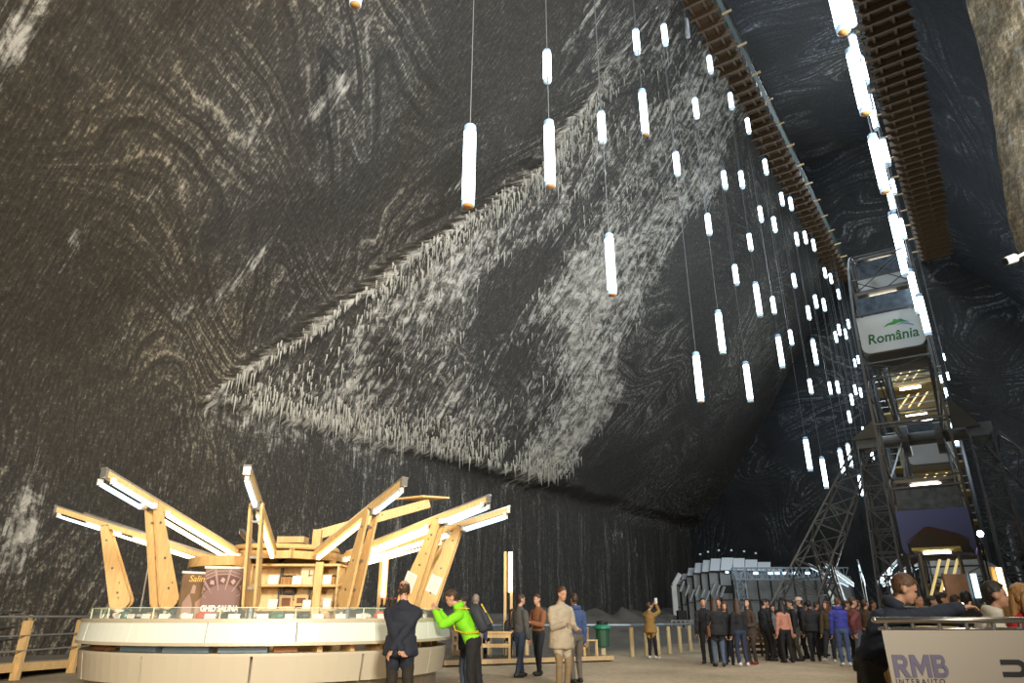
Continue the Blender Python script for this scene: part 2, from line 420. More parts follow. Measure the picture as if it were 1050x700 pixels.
# floor: trodden salt dust, rising in rubble against the left wall and behind the rail
fx = np.concatenate([np.arange(-34, 44, .3), np.arange(44, 75, .8)]); fy = np.concatenate([np.arange(-12, 40, .3), np.arange(40, 90, .8)])
FX, FY = np.meshgrid(fx, fy, indexing='ij')
FD = DX*FX+DY*FY; FN = -DY*FX+DX*FY
rub = sst(13.2, 23, FN)
FZ = rub*(1.25+2.2*fbm(FX*.55, FY*.55, s=101, o=5))*sst(14, 22, FD)
FZ = FZ+sst(13.0, 16, FN)*sst(14, 22, FD)*.45*fbm(FX*1.7, FY*1.7, s=105, o=4)-.004+.05*fbm(FX*.35, FY*.35, s=102, o=3)*sst(9, 16, FY)*0
m = bpy.data.materials.new('salt_dust_floor'); m.use_nodes = True
nt = m.node_tree; N = nt.nodes.new; L = nt.links.new; b = nt.nodes['Principled BSDF']
tc = N('ShaderNodeTexCoord')
n1 = N('ShaderNodeTexNoise'); n1.inputs['Scale'].default_value = .35; n1.inputs['Detail'].default_value = 6; L(tc.outputs['Object'], n1.inputs[0])
n2 = N('ShaderNodeTexNoise'); n2.inputs['Scale'].default_value = 6; n2.inputs['Detail'].default_value = 6; n2.inputs['Roughness'].default_value = .75; L(tc.outputs['Object'], n2.inputs[0])
mx = N('ShaderNodeMix'); mx.data_type = 'RGBA'; mx.inputs[6].default_value = (.25, .195, .125, 1); mx.inputs[7].default_value = (.52, .42, .29, 1)
ad = N('ShaderNodeMath'); ad.operation = 'MULTIPLY_ADD'; ad.inputs[1].default_value = .5; L(n2.outputs[0], ad.inputs[0])
sb = N('ShaderNodeMath'); sb.operation = 'MULTIPLY'; sb.inputs[1].default_value = .5; L(n1.outputs[0], sb.inputs[0]); L(sb.outputs[0], ad.inputs[2])
mr = N('ShaderNodeMapRange'); mr.inputs[1].default_value = .36; mr.inputs[2].default_value = .62; L(ad.outputs[0], mr.inputs[0]); L(mr.outputs[0], mx.inputs[0])
ar = N('ShaderNodeAttribute'); ar.attribute_name = 'rubble'
m2 = N('ShaderNodeMix'); m2.data_type = 'RGBA'; m2.inputs[7].default_value = (.13, .115, .095, 1); L(ar.outputs['Fac'], m2.inputs[0]); L(mx.outputs[2], m2.inputs[6])
L(m2.outputs[2], b.inputs['Base Color']); b.inputs['Roughness'].default_value = .85
bp = N('ShaderNodeBump'); bp.inputs['Strength'].default_value = .5; bp.inputs['Distance'].default_value = .05; L(n2.outputs[0], bp.inputs['Height']); L(bp.outputs[0], b.inputs['Normal'])
rb = np.clip(sst(11.6, 14.2, FN+1.5*fbm(FX*.4, FY*.4, s=103))*sst(16, 21, FD), 0, 1)
P = np.stack([FX, FY, FZ], -1)
floor = tag(grid_obj('floor', P, m, uv=np.stack([FX, FY], -1), attrs={'rubble': rb}), kind='structure')

# hanging salt fringes: a mass nobody could count
mb = MB(); rnd = random.Random(5)
def icicle(p, L_, r):
    mb.tube(p, p-Vector((0, 0, L_)), r, r*.12, n=5)
for i in range(3600):
    if i % 3 == 0:      # along the crease and the lip
        z = rnd.uniform(8.8, 25); d = float(np.interp(z, [8.2, 20.6, 27], [12.7, 22.4, 23.6]))+abs(rnd.gauss(0, .9))
    elif i % 3 == 1:
        d = rnd.uniform(14, 40); z = 8.5+.026*(d-13)+abs(rnd.gauss(0, .6))
    else:
        z = rnd.uniform(9, 28); d = rnd.uniform(13+.7*(z-9), 39)
    if d > 40: continue
    i0 = min(max(int(np.searchsorted(dd, d)), 0), len(dd)-1); j0 = min(max(int(np.searchsorted(zz, z)), 0), len(zz)-1)
    if salt[i0, j0] < .35: continue
    nn = n_grid[i0, j0]
    p = W(d, nn-.02, z)
    icicle(p+Vector((0, 0, .1)), rnd.uniform(.18, .42)*(1+1.2*(rnd.random() > .85)), rnd.uniform(.018, .045))
M_SALT = mat('salt_icicles', (.42, .40, .34), .6, 0, .6, 1.5)
tag(mb.build('salt_icicles', M_SALT), 'grey salt icicles hanging in fringes from the slanting left rock face', 'salt icicles', kind='stuff')
# ================================================================== TIMBER WALKWAYS HIGH ON BOTH SIDES
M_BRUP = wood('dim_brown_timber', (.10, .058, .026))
def walkway(name, label, n0, n1, d0, d1, rail_n, step, side):
    t = thing(name, label, 'walkway', W(d0, n0, HWALK))
    mb = MB(); mb.bar(W(d0, (n0+n1)/2, HWALK+.16), W(d1, (n0+n1)/2, HWALK+.16), abs(n1-n0), .08); mb.build('deck', M_BRUP, t)
    q = MB(); q.bar(W(0, n0, 0), W(0, n1, 0), .16, .30)
    first = None
    for i in range(int((d1-d0)/step)):
        d = d0+i*step
        j = MB().bar(W(d, n0, HWALK-.10), W(d, n1+.25*side, HWALK-.10), .15, .34).build('joist', M_BRUP, t) if first is None else None
        if first is None: first = j
        else:
            c = first.copy(); COL.objects.link(c); c.parent = t; c.location = W(i*step, 0, 0)
    mb = MB()
    for nn in (n0+.35*(1 if n1 > n0 else -1), (n0+n1)/2, n1-.3*(1 if n1 > n0 else -1)):
        mb.bar(W(d0, nn, HWALK+.02), W(d1, nn, HWALK+.02), .14, .16)
    mb.build('long_beam', M_BRUP, t)
    # rail with mesh screen
    mb = MB(); mb.bar(W(d0, rail_n, HWALK+1.25), W(d1, rail_n, HWALK+1.25), .06, .06); mb.build('handrail', M_BRUP, t)
    mb = MB(); mb.bar(W(d0, rail_n, HWALK+.7), W(d1, rail_n, HWALK+.7), .02, 1.0); mb.build('mesh_screen', mat('green_mesh_screen', (.022, .045, .042), 1.), t)
    fp = None
    for i in range(int((d1-d0)/2.6)):
        if fp is None: fp = MB().bar(W(d0+.3, rail_n, HWALK), W(d0+.3, rail_n+.5*side, HWALK+.02), .09, .09).build('rail_bracket', M_PINED, t)
        else:
            c = fp.copy(); COL.objects.link(c); c.parent = t; c.location = W(i*2.6, 0, 0)
    return t
walkway('timber_walkway', 'long timber walkway seen from below along the top of the pale salt wall', 8.2, 6.2, 12, 64.5, 6.0, .95, -1)
walkway('timber_walkway', 'dark timber walkway seen from below beside the bright column of hanging tubes', -2.6, .1, 12, 64.5, .3, .9, 1)

# ================================================================== HANGING TUBE LAMPS
M_CAPT = mat('frosted_cap', (.30, .45, .58), .4, emit=.35, ecol=(.38, .64, .9))
M_CAPB = mat('amber_end_cap', (.45, .22, .07), .5, emit=.06, ecol=(1, .5, .15))
M_CAPS = mat('clear_end_cap', (.6, .7, .75), .3, emit=.4, ecol=(.5, .78, 1))
M_CAPL = mat('frosted_foot', (.40, .55, .66), .4, emit=.6, ecol=(.5, .78, 1))
M_OFF = mat('unlit_tube', (.35, .36, .4), .4)
M_WIRE = mat('lamp_wire', (.16, .165, .17), .6)
LL, LS = 1.95, 1.15
def elev(py):
    r = ray(525, py); return r.z/r.y
protos = {}
LAMPS = []
def lamp(px, y0, y1, typ, label, lit=True, ymax=99.):
    Lr = LL if typ == 'L' else LS
    Y = min(ymax, Lr/(elev(y0)-elev(y1)))
    # stay inside the chamber
    for _ in range(60):
        p = at(px, y0, Y); d, nn = DN(p)
        lim = wall_n(d, p.z)
        if nn < lim-.6 and d < 62.5 and p.z < 40 and not (p.z > 28.9 and (nn > 5.6 or nn < .6)) and nn > -18+max(0, p.z-9.5)*.72+.5: break
        Y *= .965
    for _ in range(60):      # keep clear of the wheel and of the other lamps' wires
        p = at(px, (y0+y1)/2, Y); x = p.x
        wv = Vector((x, Y, 0))-Vector((17.77, 29.0, 0)); al = abs(wv.x*math.sin(math.radians(33.2))+wv.y*math.cos(math.radians(33.2))); ac = abs(-wv.x*math.cos(math.radians(33.2))+wv.y*math.sin(math.radians(33.2)))
        hit = (ac < 1.7 and al < 9.2) or any((x-q[0])**2+(Y-q[1])**2 < .32**2 for q in LAMPS)
        if not hit: break
        Y *= .975
    s = (elev(y0)-elev(y1))*Y
    x = at(px, (y0+y1)/2, Y).x
    top = CZ+elev(y0)*Y; bot = CZ+elev(y1)*Y
    LAMPS.append((x, Y, (top+bot)/2, s))
    r = .128 if typ == 'L' else .125
    root = thing('pendant_lamp', label, 'lamp', (x, Y, bot), 'hanging tube lamps')
    key = (typ, lit)
    def part(nm, mk, m, sc=(1, 1, 1)):
        kk = (key, nm)
        if kk not in protos:
            o = mk().build(nm, m, root, smooth=True, local=True); protos[kk] = o
        else:
            o = protos[kk].copy(); COL.objects.link(o); o.parent = root
        o.scale = sc; return o
    part('tube', lambda: MB().lathe([(r, .07), (r, .91)], n=14), M_COOL if lit else M_OFF, (s/1.2*1.0 if typ != 'L' else s/LL, s/1.2 if typ != 'L' else s/LL, s))
    k = s/1.2 if typ != 'L' else s/LL
    part('top_cap', lambda: MB().lathe([(r, .91), (r*.98, .985), (r*.75, 1.0)], n=14), M_CAPT if lit else M_OFF, (k, k, s))
    part('end_cap', lambda: MB().lathe([(r*.9, 0), (r*.93, .003), (r*.97, .018), (r, .07)] if typ == 'S' else [(r*.9, 0), (r, .004), (r, .07)], n=14), (M_CAPL if typ == 'L' else M_CAPS) if lit else M_OFF, (k, k, s))
    if typ == 'L': part('end_disc', lambda: MB().lathe([(.01, -.006), (r*.86, -.006), (r*.88, .0)], n=14), M_CAPB, (k, k, s))
    d, nn = DN((x, Y))
    if 5.7 < nn < 8.4: zt = HWALK-.3
    elif -1.6 < nn <= .4: zt = HWALK-.3
    elif nn >= 8.4:
        zt = top+.5
        while zt < 30 and wall_n(d, zt) > nn+.35: zt += .2
    elif nn < -1.6: zt = 30-(-1.8-nn)/.7
    else: zt = 43.5
    c = part('cable', lambda: MB().tube((0, 0, 0), (0, 0, 1), .011, n=5), M_WIRE)
    c.location = (0, 0, s); c.scale = (1, 1, max(.3, zt-top))
    return root

def ordinal(i):
    return ['topmost', 'second from top', 'third from top', 'fourth from top', 'fifth from top', 'sixth from top', 'seventh from top', 'eighth from top',
            'ninth from top', 'tenth from top', 'eleventh from top', 'twelfth from top', 'thirteenth from top', 'fourteenth from top', 'fifteenth from top', 'sixteenth from top',
            'seventeenth from top', 'eighteenth from top', 'nineteenth from top', 'twentieth from top'][i]
# lamps told apart by hand
lamp(368, -62, 5, 'L', 'tube lamp cut by the upper picture edge above bare brown rock', True)
lamp(481, 129, 211, 'L', 'largest glowing tube lamp hanging alone before the dark folded rock')
lamp(561, 52, 84, 'S', 'short tube lamp hanging directly above a long tube lamp')
lamp(563.5, 124, 191, 'L', 'long tube lamp hanging directly below a short tube lamp')
lamp(617, 115, 146, 'S', 'short tube lamp at the upper edge of the pale salt crust')
lamp(626, 240, 302, 'L', 'long tube lamp alone before the middle of the salt crust')
lamp(652.6, 30.5, 55, 'S', 'short tube lamp high on the salt crust, first left of the walkway')
lamp(681.5, 25, 46, 'S', 'short tube lamp against the rock just beside the upper walkway end')
lamp(704.4, 20, 38, 'S', 'unlit grey tube lamp under the timber walkway', False)
lamp(660, 92, 138, 'L', 'long tube lamp high before the streaked salt crust near the walkway')
lamp(713.5, 100.5, 121, 'S', 'short tube lamp on the salt wall edge level with the long one')
lamp(693.7, 156, 180, 'S', 'short tube lamp before the crust below the long high lamp')
lamp(726.4, 219, 241, 'S', 'short tube lamp before the right hem of the salt crust')
zones = [
 ('short tube lamp under the left timber walkway, {} of those there', 'S', [(728, 57, 75), (749.5, 95, 112), (767, 121, 137), (785, 163, 179), (801.7, 197, 211), (811, 202, 216), (817, 238, 252), (825.7, 236.6, 250), (834.4, 245, 257.6), (846, 274, 285.5), (852, 280, 291), (860, 296, 307)]),
 ('short tube lamp before dark smooth rock below the walkway, {}', 'S', [(742.8, 175, 194), (760.4, 175, 193), (779.8, 211, 227.6), (794, 222, 238), (769, 239, 257), (754.3, 271, 292), (814.3, 280, 295), (793, 304, 322), (836.5, 302, 316), (845, 305.6, 319), (829, 313, 328), (811, 337.7, 354)]),
 ('long tube lamp before dark smooth rock below the walkway, {}', 'L', [(777, 289, 325), (738.7, 318, 362.6), (800, 343, 377.6), (835.3, 347, 374.6), (716, 361, 412), (767, 370.5, 412)]),
 ('small tube lamp beside the white lettered gondola, {}', 'S', [(870, 327, 337), (860.5, 332, 344), (867, 336.8, 348), (857, 339.5, 351.5), (880, 364, 373), (876.5, 367.5, 376.5)]),
 ('small tube lamp left of the wheel below the lettered gondola, {}', 'S', [(831, 388, 404), (859, 390, 403.7), (851, 391, 404.6), (877, 394, 405), (882.5, 397, 407.7), (873.4, 403.4, 415.7), (871, 420.6, 433.8), (885, 437, 445)]),
 ('long low tube lamp by the leaning lattice strut, {}', 'L', [(828.3, 448, 483), (893, 449, 473), (871, 454, 479.7), (863, 459, 487), (884, 461.7, 485.7), (845, 468, 500.8), (882.6, 486, 509)]),
 ('long tube in the bright column beside the right walkway, {}', 'L', [(856.5, -40, 33), (880, 50, 116), (901, 138, 197), (920.5, 217, 269), (938, 276, 322), (947, 301, 344)]),
 ('short tube tucked into the bright column of lamps, {}', 'S', [(870, -8, 26), (876.5, 36, 64), (884.5, 58, 86), (893, 96, 120), (896.5, 112, 133), (907, 142, 170), (916, 183, 199), (914, 195, 216), (925, 224, 245), (925.5, 255, 283)]),
 ('small tube lamp just right of the wheel rim, {}', 'S', [(968, 362, 370), (972, 381, 390), (965, 384, 393), (970, 397, 408)]),
]
for fmt, typ, pts in zones:
    for i, (px, y0, y1) in enumerate(sorted(pts, key=lambda q: q[1])):
        lamp(px, y0, y1, typ, fmt.format(ordinal(i)), True, 43. if px > 960 else 99.)
lamp(979, 432, 458, 'L', 'long tube lamp between the wheel and its right support mast', True, 42.)
# small lamp on the buttress
t = thing('spotlight', 'small pale spotlight on an arm fixed to the tan rock buttress', 'spotlight', at(1040, 265, 11))
p0 = at(1031, 268, 11); p1 = at(1041, 264.5, 11); p2 = at(1060, 255, 11.6)
mb = MB(); mb.tube(p0, p1, .075, .085, n=14); mb.build('lamp_head', mat('pale_metal', (.5, .46, .38), .4, .3), t, smooth=False)
mb = MB(); mb.tube(p0-(p1-p0)*.06, p0+(p1-p0)*.05, .066, n=14); mb.build('lens', M_BLACK, t)
mb = MB(); mb.tube(p1, p2, .03, n=8); mb.build('arm', mat('pale_metal', (.5, .46, .38), .4, .3), t)
# ================================================================== FERRIS WHEEL
AZ = math.radians(33.2)
UV_ = Vector((math.sin(AZ), math.cos(AZ), 0)); SV = Vector((-math.cos(AZ), math.sin(AZ), 0)); ZV = Vector((0, 0, 1))   # along the wheel, to its left, up
WC = Vector((17.77, 29.0, 8.4)); RP, RO, RI, HW = 7.5, 8.3, 6.95, 1.06
def wp(a, r, s): return WC-UV_*(r*math.cos(a))+ZV*(r*math.sin(a))+SV*s
wheel = thing('ferris_wheel', 'grey steel ferris wheel seen edge on with boxy gondolas between its two rims', 'ferris wheel', WC)
NSEG = 48
for s in (HW, -HW):
    mb = MB()
    for r in (RO, RI):
        for i in range(NSEG): mb.bar(wp(2*PI*i/NSEG, r, s), wp(2*PI*(i+1)/NSEG, r, s), .08, .08, up=SV)
    for i in range(NSEG):
        a, b = 2*PI*i/NSEG, 2*PI*(i+1)/NSEG
        mb.bar(wp(a, RI, s), wp(a, RO, s), .045, .045, up=SV)
        mb.bar(wp(a, RI if i % 2 else RO, s), wp(b, RO if i % 2 else RI, s), .035, .035, up=SV)
    mb.build('rim', M_LATT, wheel)
for s in (HW*.98, -HW*.98):
    for i in range(16):
        MB().bar(wp(2*PI*i/16, .5, s*.75), wp(2*PI*i/16, RI, s), .06, .06, up=SV).build('spoke', M_LATT, wheel)
for i in range(24):
    a = 2*PI*(i+.5)/24; mb = MB()
    for r in (RO, RI): mb.bar(wp(a, r, HW), wp(a, r, -HW), .055, .055, up=ZV)
    mb.bar(wp(a, RO, HW), wp(a, RI, -HW), .03, .03, up=ZV); mb.bar(wp(a, RI, HW), wp(a, RO, -HW), .03, .03, up=ZV)
    mb.build('cross_brace', M_LATT, wheel)
mb = MB(); mb.tube(WC+SV*1.62, WC-SV*1.62, .28, n=16); mb.tube(WC+SV*.78, WC+SV*.5, .75, n=20); mb.tube(WC-SV*.78, WC-SV*.5, .75, n=20); mb.build('hub', M_STEEL, wheel)
M_GWHITE = mat('gondola_white', (.62, .62, .60), .5, var=.08, scale=2)
M_GFRAME = mat('gondola_frame', (.20, .19, .17), .5, .4)
M_GGLASS = mat('gondola_band', (.13, .16, .20), .2, .2, .9, 5)
M_GFLOOR = mat('gondola_floor', (.10, .085, .06), .6)
M_GLAMP = mat('gondola_lamp_glow', (1, .97, .85), .4, emit=9, ecol=(1, .9, .7))
def dusk_mat():
    m = bpy.data.materials.new('dusk_photo_banner'); m.use_nodes = True; nt = m.node_tree; b = nt.nodes['Principled BSDF']
    tc = nt.nodes.new('ShaderNodeTexCoord'); s = nt.nodes.new('ShaderNodeSeparateXYZ'); nt.links.new(tc.outputs['Generated'], s.inputs[0])
    cr = nt.nodes.new('ShaderNodeValToRGB'); e = cr.color_ramp.elements
    e[0].color = (.05, .065, .20, 1); e[1].color = (.08, .11, .33, 1); nt.links.new(s.outputs[2], cr.inputs[0]); nt.links.new(cr.outputs[0], b.inputs['Base Color'])
    b.inputs['Roughness'].default_value = .5; return m
M_DUSK = dusk_mat()
def rounded(w, h, r, n=5, corners=(1, 1, 1, 1)):
    out = []
    for (cx, cy, a0), on in zip(((w/2-r, h/2-r, 0), (-w/2+r, h/2-r, 90), (-w/2+r, -h/2+r, 180), (w/2-r, -h/2+r, 270)), corners):
        if not on:
            out.append((cx+r*(1 if cx > 0 else -1), cy+r*(1 if cy > 0 else -1))); continue
        for i in range(n+1):
            a = math.radians(a0+90*i/n); out.append((cx+r*math.cos(a), cy+r*math.sin(a)))
    return out
GW, GL, GH = 1.88, 1.8, 2.4
XR = -SV                      # to the right as seen from the near side
def gondola(a, style):
    c = wp(a, RP, 0)-ZV*.75   # hangs upright from its pivot
    g = MB()
    for s in (-1, 1):
        for u in (-1, 1): g.bar(c+SV*(s*GW*.47)+UV_*(u*GL*.47)-ZV*(GH*.5), c+SV*(s*GW*.47)+UV_*(u*GL*.47)+ZV*(GH*.5), .08, .08)
        g.tube(c+SV*(s*GW*.5)+ZV*.75, c+SV*(s*(HW-.08))+ZV*.75, .07)
        for zq in (-.5, .08, .5): g.bar(c+SV*(s*GW*.47)-UV_*(GL*.47)+ZV*(GH*zq), c+SV*(s*GW*.47)+UV_*(GL*.47)+ZV*(GH*zq), .07, .07)
    for u in (-1, 1):
        for zq in (-.5, .08, .5): g.bar(c+UV_*(u*GL*.47)-SV*(GW*.47)+ZV*(GH*zq), c+UV_*(u*GL*.47)+SV*(GW*.47)+ZV*(GH*zq), .07, .07)
    root = g.build('gondola', M_GFRAME, wheel)
    mb = MB(); mb.prism(rounded(GW, GL, .25), c-ZV*(GH*.5), XR, UV_, ZV, .08); mb.build('gondola_floor', M_GFLOOR, root)
    mb = MB(); mb.prism(rounded(GW, GL, .25), c+ZV*(GH*.5), XR, UV_, ZV, .10); mb.build('gondola_roof', M_GFRAME, root)
    ph, pc = GH*.60, c-ZV*(GH*.20)
    for u in (-1, 1):
        o = pc+UV_*(u*(GL*.5+.03))
        bm_ = M_DUSK if style == 'house' and u < 0 else M_GWHITE
        mb = MB(); mb.prism(rounded(GW+.16, ph, .28, 5, (0, 0, 1, 1)), o, XR, ZV, UV_, .05); pn = mb.build('front_panel', bm_, root)
        # glazed band with streaky reflections painted into its colour over the panel
        mb = MB(); mb.prism(rounded(GW-.05, GH*.30, .05), c+ZV*(GH*.27)+UV_*(u*(GL*.5-.02)), XR, ZV, UV_, .03); mb.build('window_band', M_GGLASS, root)
        if u > 0: continue
        q = o-UV_*.032
        if style == 'romania':
            text_mesh('lettering', 'România', mat('logo_green', (.02, .13, .03), .5), pn, q-ZV*.22+XR*.02, XR, ZV, .52, shear=.12, off=.010, sx=.90)
            leaf = [(-.42, .10), (-.25, .22), (-.05, .26), (.02, .36), (.14, .31), (.26, .33), (.38, .24), (.55, .14), (.40, .17), (.2, .2), (.0, .15), (-.2, .16)]
            MB().prism([(x*.88+.16, y*1.0+.06) for x, y in leaf], q, XR, ZV, UV_, .006).build('leaf_emblem', mat('leaf_green', (.06, .32, .05), .5), pn)
            sw = [(.0, .12), (.2, .16), (.42, .10), (.62, .00), (.60, .06), (.42, .15), (.2, .20)]
            MB().prism([(x*.88+.2, y*1.+.03) for x, y in sw], q-UV_*.004, XR, ZV, UV_, .006).build('blue_swoosh', mat('logo_blue', (.10, .25, .60), .5), pn)
        if style == 'house':
            MB().prism([(x*.90, y*1.0) for x, y in [(-.95, -.30), (.95, -.48), (1.05, -.66), (-.95, -.66)]], q-UV_*.002, XR, ZV, UV_, .006).build('dark_ground', mat('photo_dark', (.008, .007, .008), .6), pn)
            hs = [(-.85, -.46), (-.85, -.25), (-.28, .08), (.55, -.12), (.95, -.28), (.95, -.46)]
            MB().prism([(x*.90, y*1.0) for x, y in hs], q-UV_*.004, XR, ZV, UV_, .006).build('photo_house', mat('photo_house', (.030, .018, .012), .6, var=.5, scale=6), pn)
            MB().prism([(x*.90, y*1.0) for x, y in [(-.98, -.27), (-.30, .17), (-.12, .17), (.62, -.06), (1.02, -.27), (.60, -.14), (-.25, .06)]], q-UV_*.008, XR, ZV, UV_, .006).build('photo_roof', mat('photo_roof', (.045, .014, .009), .6), pn)
    mb = MB(); mb.bar(c+ZV*(GH*.46)-SV*.45-UV_*.5, c+ZV*(GH*.46)+SV*.45-UV_*.5, .07, .07); mb.build('ceiling_lamp', M_GLAMP, root)
    mb = MB()
    for u in (-.55, .55): mb.bar(c-ZV*.62+UV_*u-SV*.6, c-ZV*.62+UV_*u+SV*.6, .4, .08)
    mb.build('bench', M_BROWN, root)
for k, st in ((29, 'romania'), (75, 'plain'), (120, 'plain'), (165, 'plain'), (210, 'plain'), (250, 'plain'), (-71, 'plain'), (-27, 'house')): gondola(math.radians(k), st)

# ------------------------------------------------------------------ lattice masts that carry the axle
def lattice(mb, p0, p1, w0, w1, a, b, n, r=.036, rr=.02):
    """four-chord square lattice between p0 and p1 with section axes a, b"""
    p0, p1 = Vector(p0), Vector(p1)
    def pt(t, i, j): 
        w = w0+(w1-w0)*t; return p0.lerp(p1, t)+a*(i*w/2)+b*(j*w/2)
    cs = [(-1, -1), (1, -1), (1, 1), (-1, 1)]
    for i, j in cs: mb.bar(pt(0, i, j), pt(1, i, j), r*2, r*2)
    for k in range(n):
        t0, t1 = k/n, (k+1)/n
        for q in range(4):
            (i, j), (i2, j2) = cs[q], cs[(q+1) % 4]
            mb.bar(pt(t0, i, j), pt(t0, i2, j2), rr*2, rr*2)
            if (k+q) % 2: mb.bar(pt(t0, i, j), pt(t1, i2, j2), rr*2, rr*2)
            else: mb.bar(pt(t0, i2, j2), pt(t1, i, j), rr*2, rr*2)
    return mb
for s, nm, lb in ((1, 'left', 'lattice steel support on the left of the wheel with a leaning outrigger strut'), (-1, 'right', 'lattice steel support on the right of the wheel carrying two lit frames')):
    t = thing('wheel_support', lb, 'wheel support', WC+SV*(s*2.1)-ZV*WC.z)
    top = WC+SV*(s*2.1)
    for u in (-1, 1):
        mb = MB(); lattice(mb, WC+SV*(s*2.15)+UV_*(u*2.2)-ZV*WC.z, top+UV_*(u*.35)-ZV*.2, 1.0, .75, SV, UV_, 9); mb.build('mast_leg', M_LATT, t)
    mb = MB(); ax = (SV*s*.86+ZV*.5)
    lattice(mb, WC+SV*(s*7.0)-UV_*.6-ZV*WC.z, top+SV*(s*.3)-ZV*.3, 2.0, .8, SV*.8+ZV*.4*s, UV_, 10); mb.build('outrigger', M_LATT, t)
    mb = MB(); lattice(mb, WC+SV*(s*4.7)+UV_*2.2-ZV*WC.z, WC+SV*(s*4.7)-UV_*1.0-ZV*(WC.z-4.3), .6, .5, SV, UV_, 5, .04, .025) if s > 0 else None
    if mb.v: mb.build('diagonal_brace', M_LATT, t)
    # bearing block and gusset
    mb = MB(); mb.box(top, (.9, 1.1, .55), AZ*-1); mb.build('bearing_block', M_STEEL, t)
    mb = MB(); mb.prism([(0, .1), (1.0, .1), (.1, 1.55)] if s < 0 else [(-.1, .1), (-1.1, .1), (-.1, .9)], WC-UV_*.7-SV*1.15 if s < 0 else WC-UV_*.7+SV*1.6, XR, ZV, UV_, .05)
    mb.build('gusset_plate', mat('ochre_grey_plate', (.115, .10, .075), .6), t)
    if s < 0:
        for k_, (f0, f1) in enumerate(((.30, .42), (.50, .62))):
            a0 = top-SV*.9-ZV*.3; a1 = WC-SV*6.9-ZV*WC.z
            c = a0.lerp(a1, (f0+f1)/2)-UV_*.75
            q = MB(); pts = [c+XR*x+ZV*z for x, z in ((-.55, -.1), (-.30, .38), (.75, .12), (.45, -.42), (-.55, -.1))]
            pts = [c-XR*.45-ZV*.42, c-XR*.62+ZV*.22, c+XR*.55+ZV*.52]
            q.path([c+XR*.45-ZV*.1]+pts, .045); q.build('lit_frame', mat('warm_frame_glow', (1, .9, .7), .4, emit=1.6, ecol=(1, .82, .55)), t)
# boarding platform with canopy
t = thing('boarding_platform', 'railed boarding platform with a yellow lit canopy at the foot of the wheel', 'platform', WC-UV_*7.5-ZV*WC.z)
o = WC-UV_*9.3-ZV*WC.z
mb = MB(); mb.box(o+ZV*.25, (2.9, 2.6, .5), -AZ); mb.build('deck', M_BROWN, t)
mb = MB()
for x in (-1.4, -.7, 0, .7, 1.4): mb.tube(o+XR*x-UV_*1.28+ZV*.5, o+XR*x-UV_*1.28+ZV*1.5, .03)
for z in (.85, 1.15, 1.5): mb.tube(o-XR*1.4-UV_*1.28+ZV*z, o+XR*1.4-UV_*1.28+ZV*z, .025)
mb.build('railing', M_STEEL, t)
mb = MB()
for x in (-.52, .52): MB().bar(o+XR*x+UV_*.4+ZV*.5, o+XR*x+UV_*.4+ZV*3.05, .08, .08).build('canopy_post', M_STEEL, t)
M_YEL = mat('yellow_canopy', (.42, .36, .12), .6, var=.2, scale=3)
mb = MB(); mb.bar(o-XR*.62+UV_*.2+ZV*3.1, o+XR*.62+UV_*.2+ZV*3.1, 1.5, .07); mb.build('canopy', M_YEL, t)
mb = MB()
for x in (-.45, -.22, .01): MB().bar(o+XR*x+UV_*.3+ZV*1.75, o+XR*(x+.45)+UV_*.5+ZV*2.85, .09, .05).build('slanted_batten', mat('batten_yellow', (.75, .6, .25), .5, emit=.5, ecol=(1, .8, .35)), t)
mb = MB(); mb.bar(o-XR*.35-UV_*.3+ZV*3.0, o+XR*.35-UV_*.3+ZV*3.0, .07, .07); mb.build('strip_lamp', M_GLAMP, t)

# ================================================================== STAIR TOWER AT THE FAR END, SEEN THROUGH THE WHEEL
c0 = Vector((31.0, 50.6, 0)); TX = Vector((math.cos(AZ), -math.sin(AZ), 0)); TY = Vector((math.sin(AZ), math.cos(AZ), 0))
t = thing('stair_tower', 'tall open stair tower with a lamp on every landing seen through the wheel', 'stair tower', c0)
mb = MB(); HT = 18.5; w = 2.3
for x in (-1, 1):
    for y in (-1, 1): mb.bar(c0+TX*(x*w)+TY*(y*1.4), c0+TX*(x*w)+TY*(y*1.4)+ZV*HT, .2, .2)
mb.build('tower_frame', M_DSTEEL, t)
M_LAND = mat('ochre_landing', (.26, .20, .09), .7, var=.4, scale=1.2)
M_STRIP = mat('stair_strip', (.6, .45, .2), .5, emit=.9, ecol=(1, .75, .35))
for i in range(9):
    z = 1.2+i*2.05
    mb = MB(); mb.box(c0+ZV*z, (2*w, 2.8, .14), -AZ); L_ = mb.build('landing', M_LAND, t)
    mb = MB(); mb.box(c0+ZV*(z+1.2)+TY*1.3, (2*w*.8, .08, 1.7), -AZ); mb.build('back_panel', M_LAND, L_)
    mb = MB()
    for k_ in range(3): mb.bar(c0+TX*(-1.0+k_*.62)-TY*1.2+ZV*(z+.3), c0+TX*(-.2+k_*.62)-TY*.4+ZV*(z+1.5), .13, .06)
    mb.build('stair_flight', M_STRIP, L_)
    mb = MB(); mb.bar(c0-TX*.7-TY*1.3+ZV*(z+1.75), c0+TX*.7-TY*1.3+ZV*(z+1.75), .16, .16); mb.build('landing_lamp', M_GLAMP if i != 2 else M_WARM, L_)
    mb = MB()
    for zq in (.5, 1.0): mb.bar(c0-TX*w-TY*1.45+ZV*(z+zq), c0+TX*w-TY*1.45+ZV*(z+zq), .06, .06)
    mb.build('landing_rail', M_STEEL, L_)

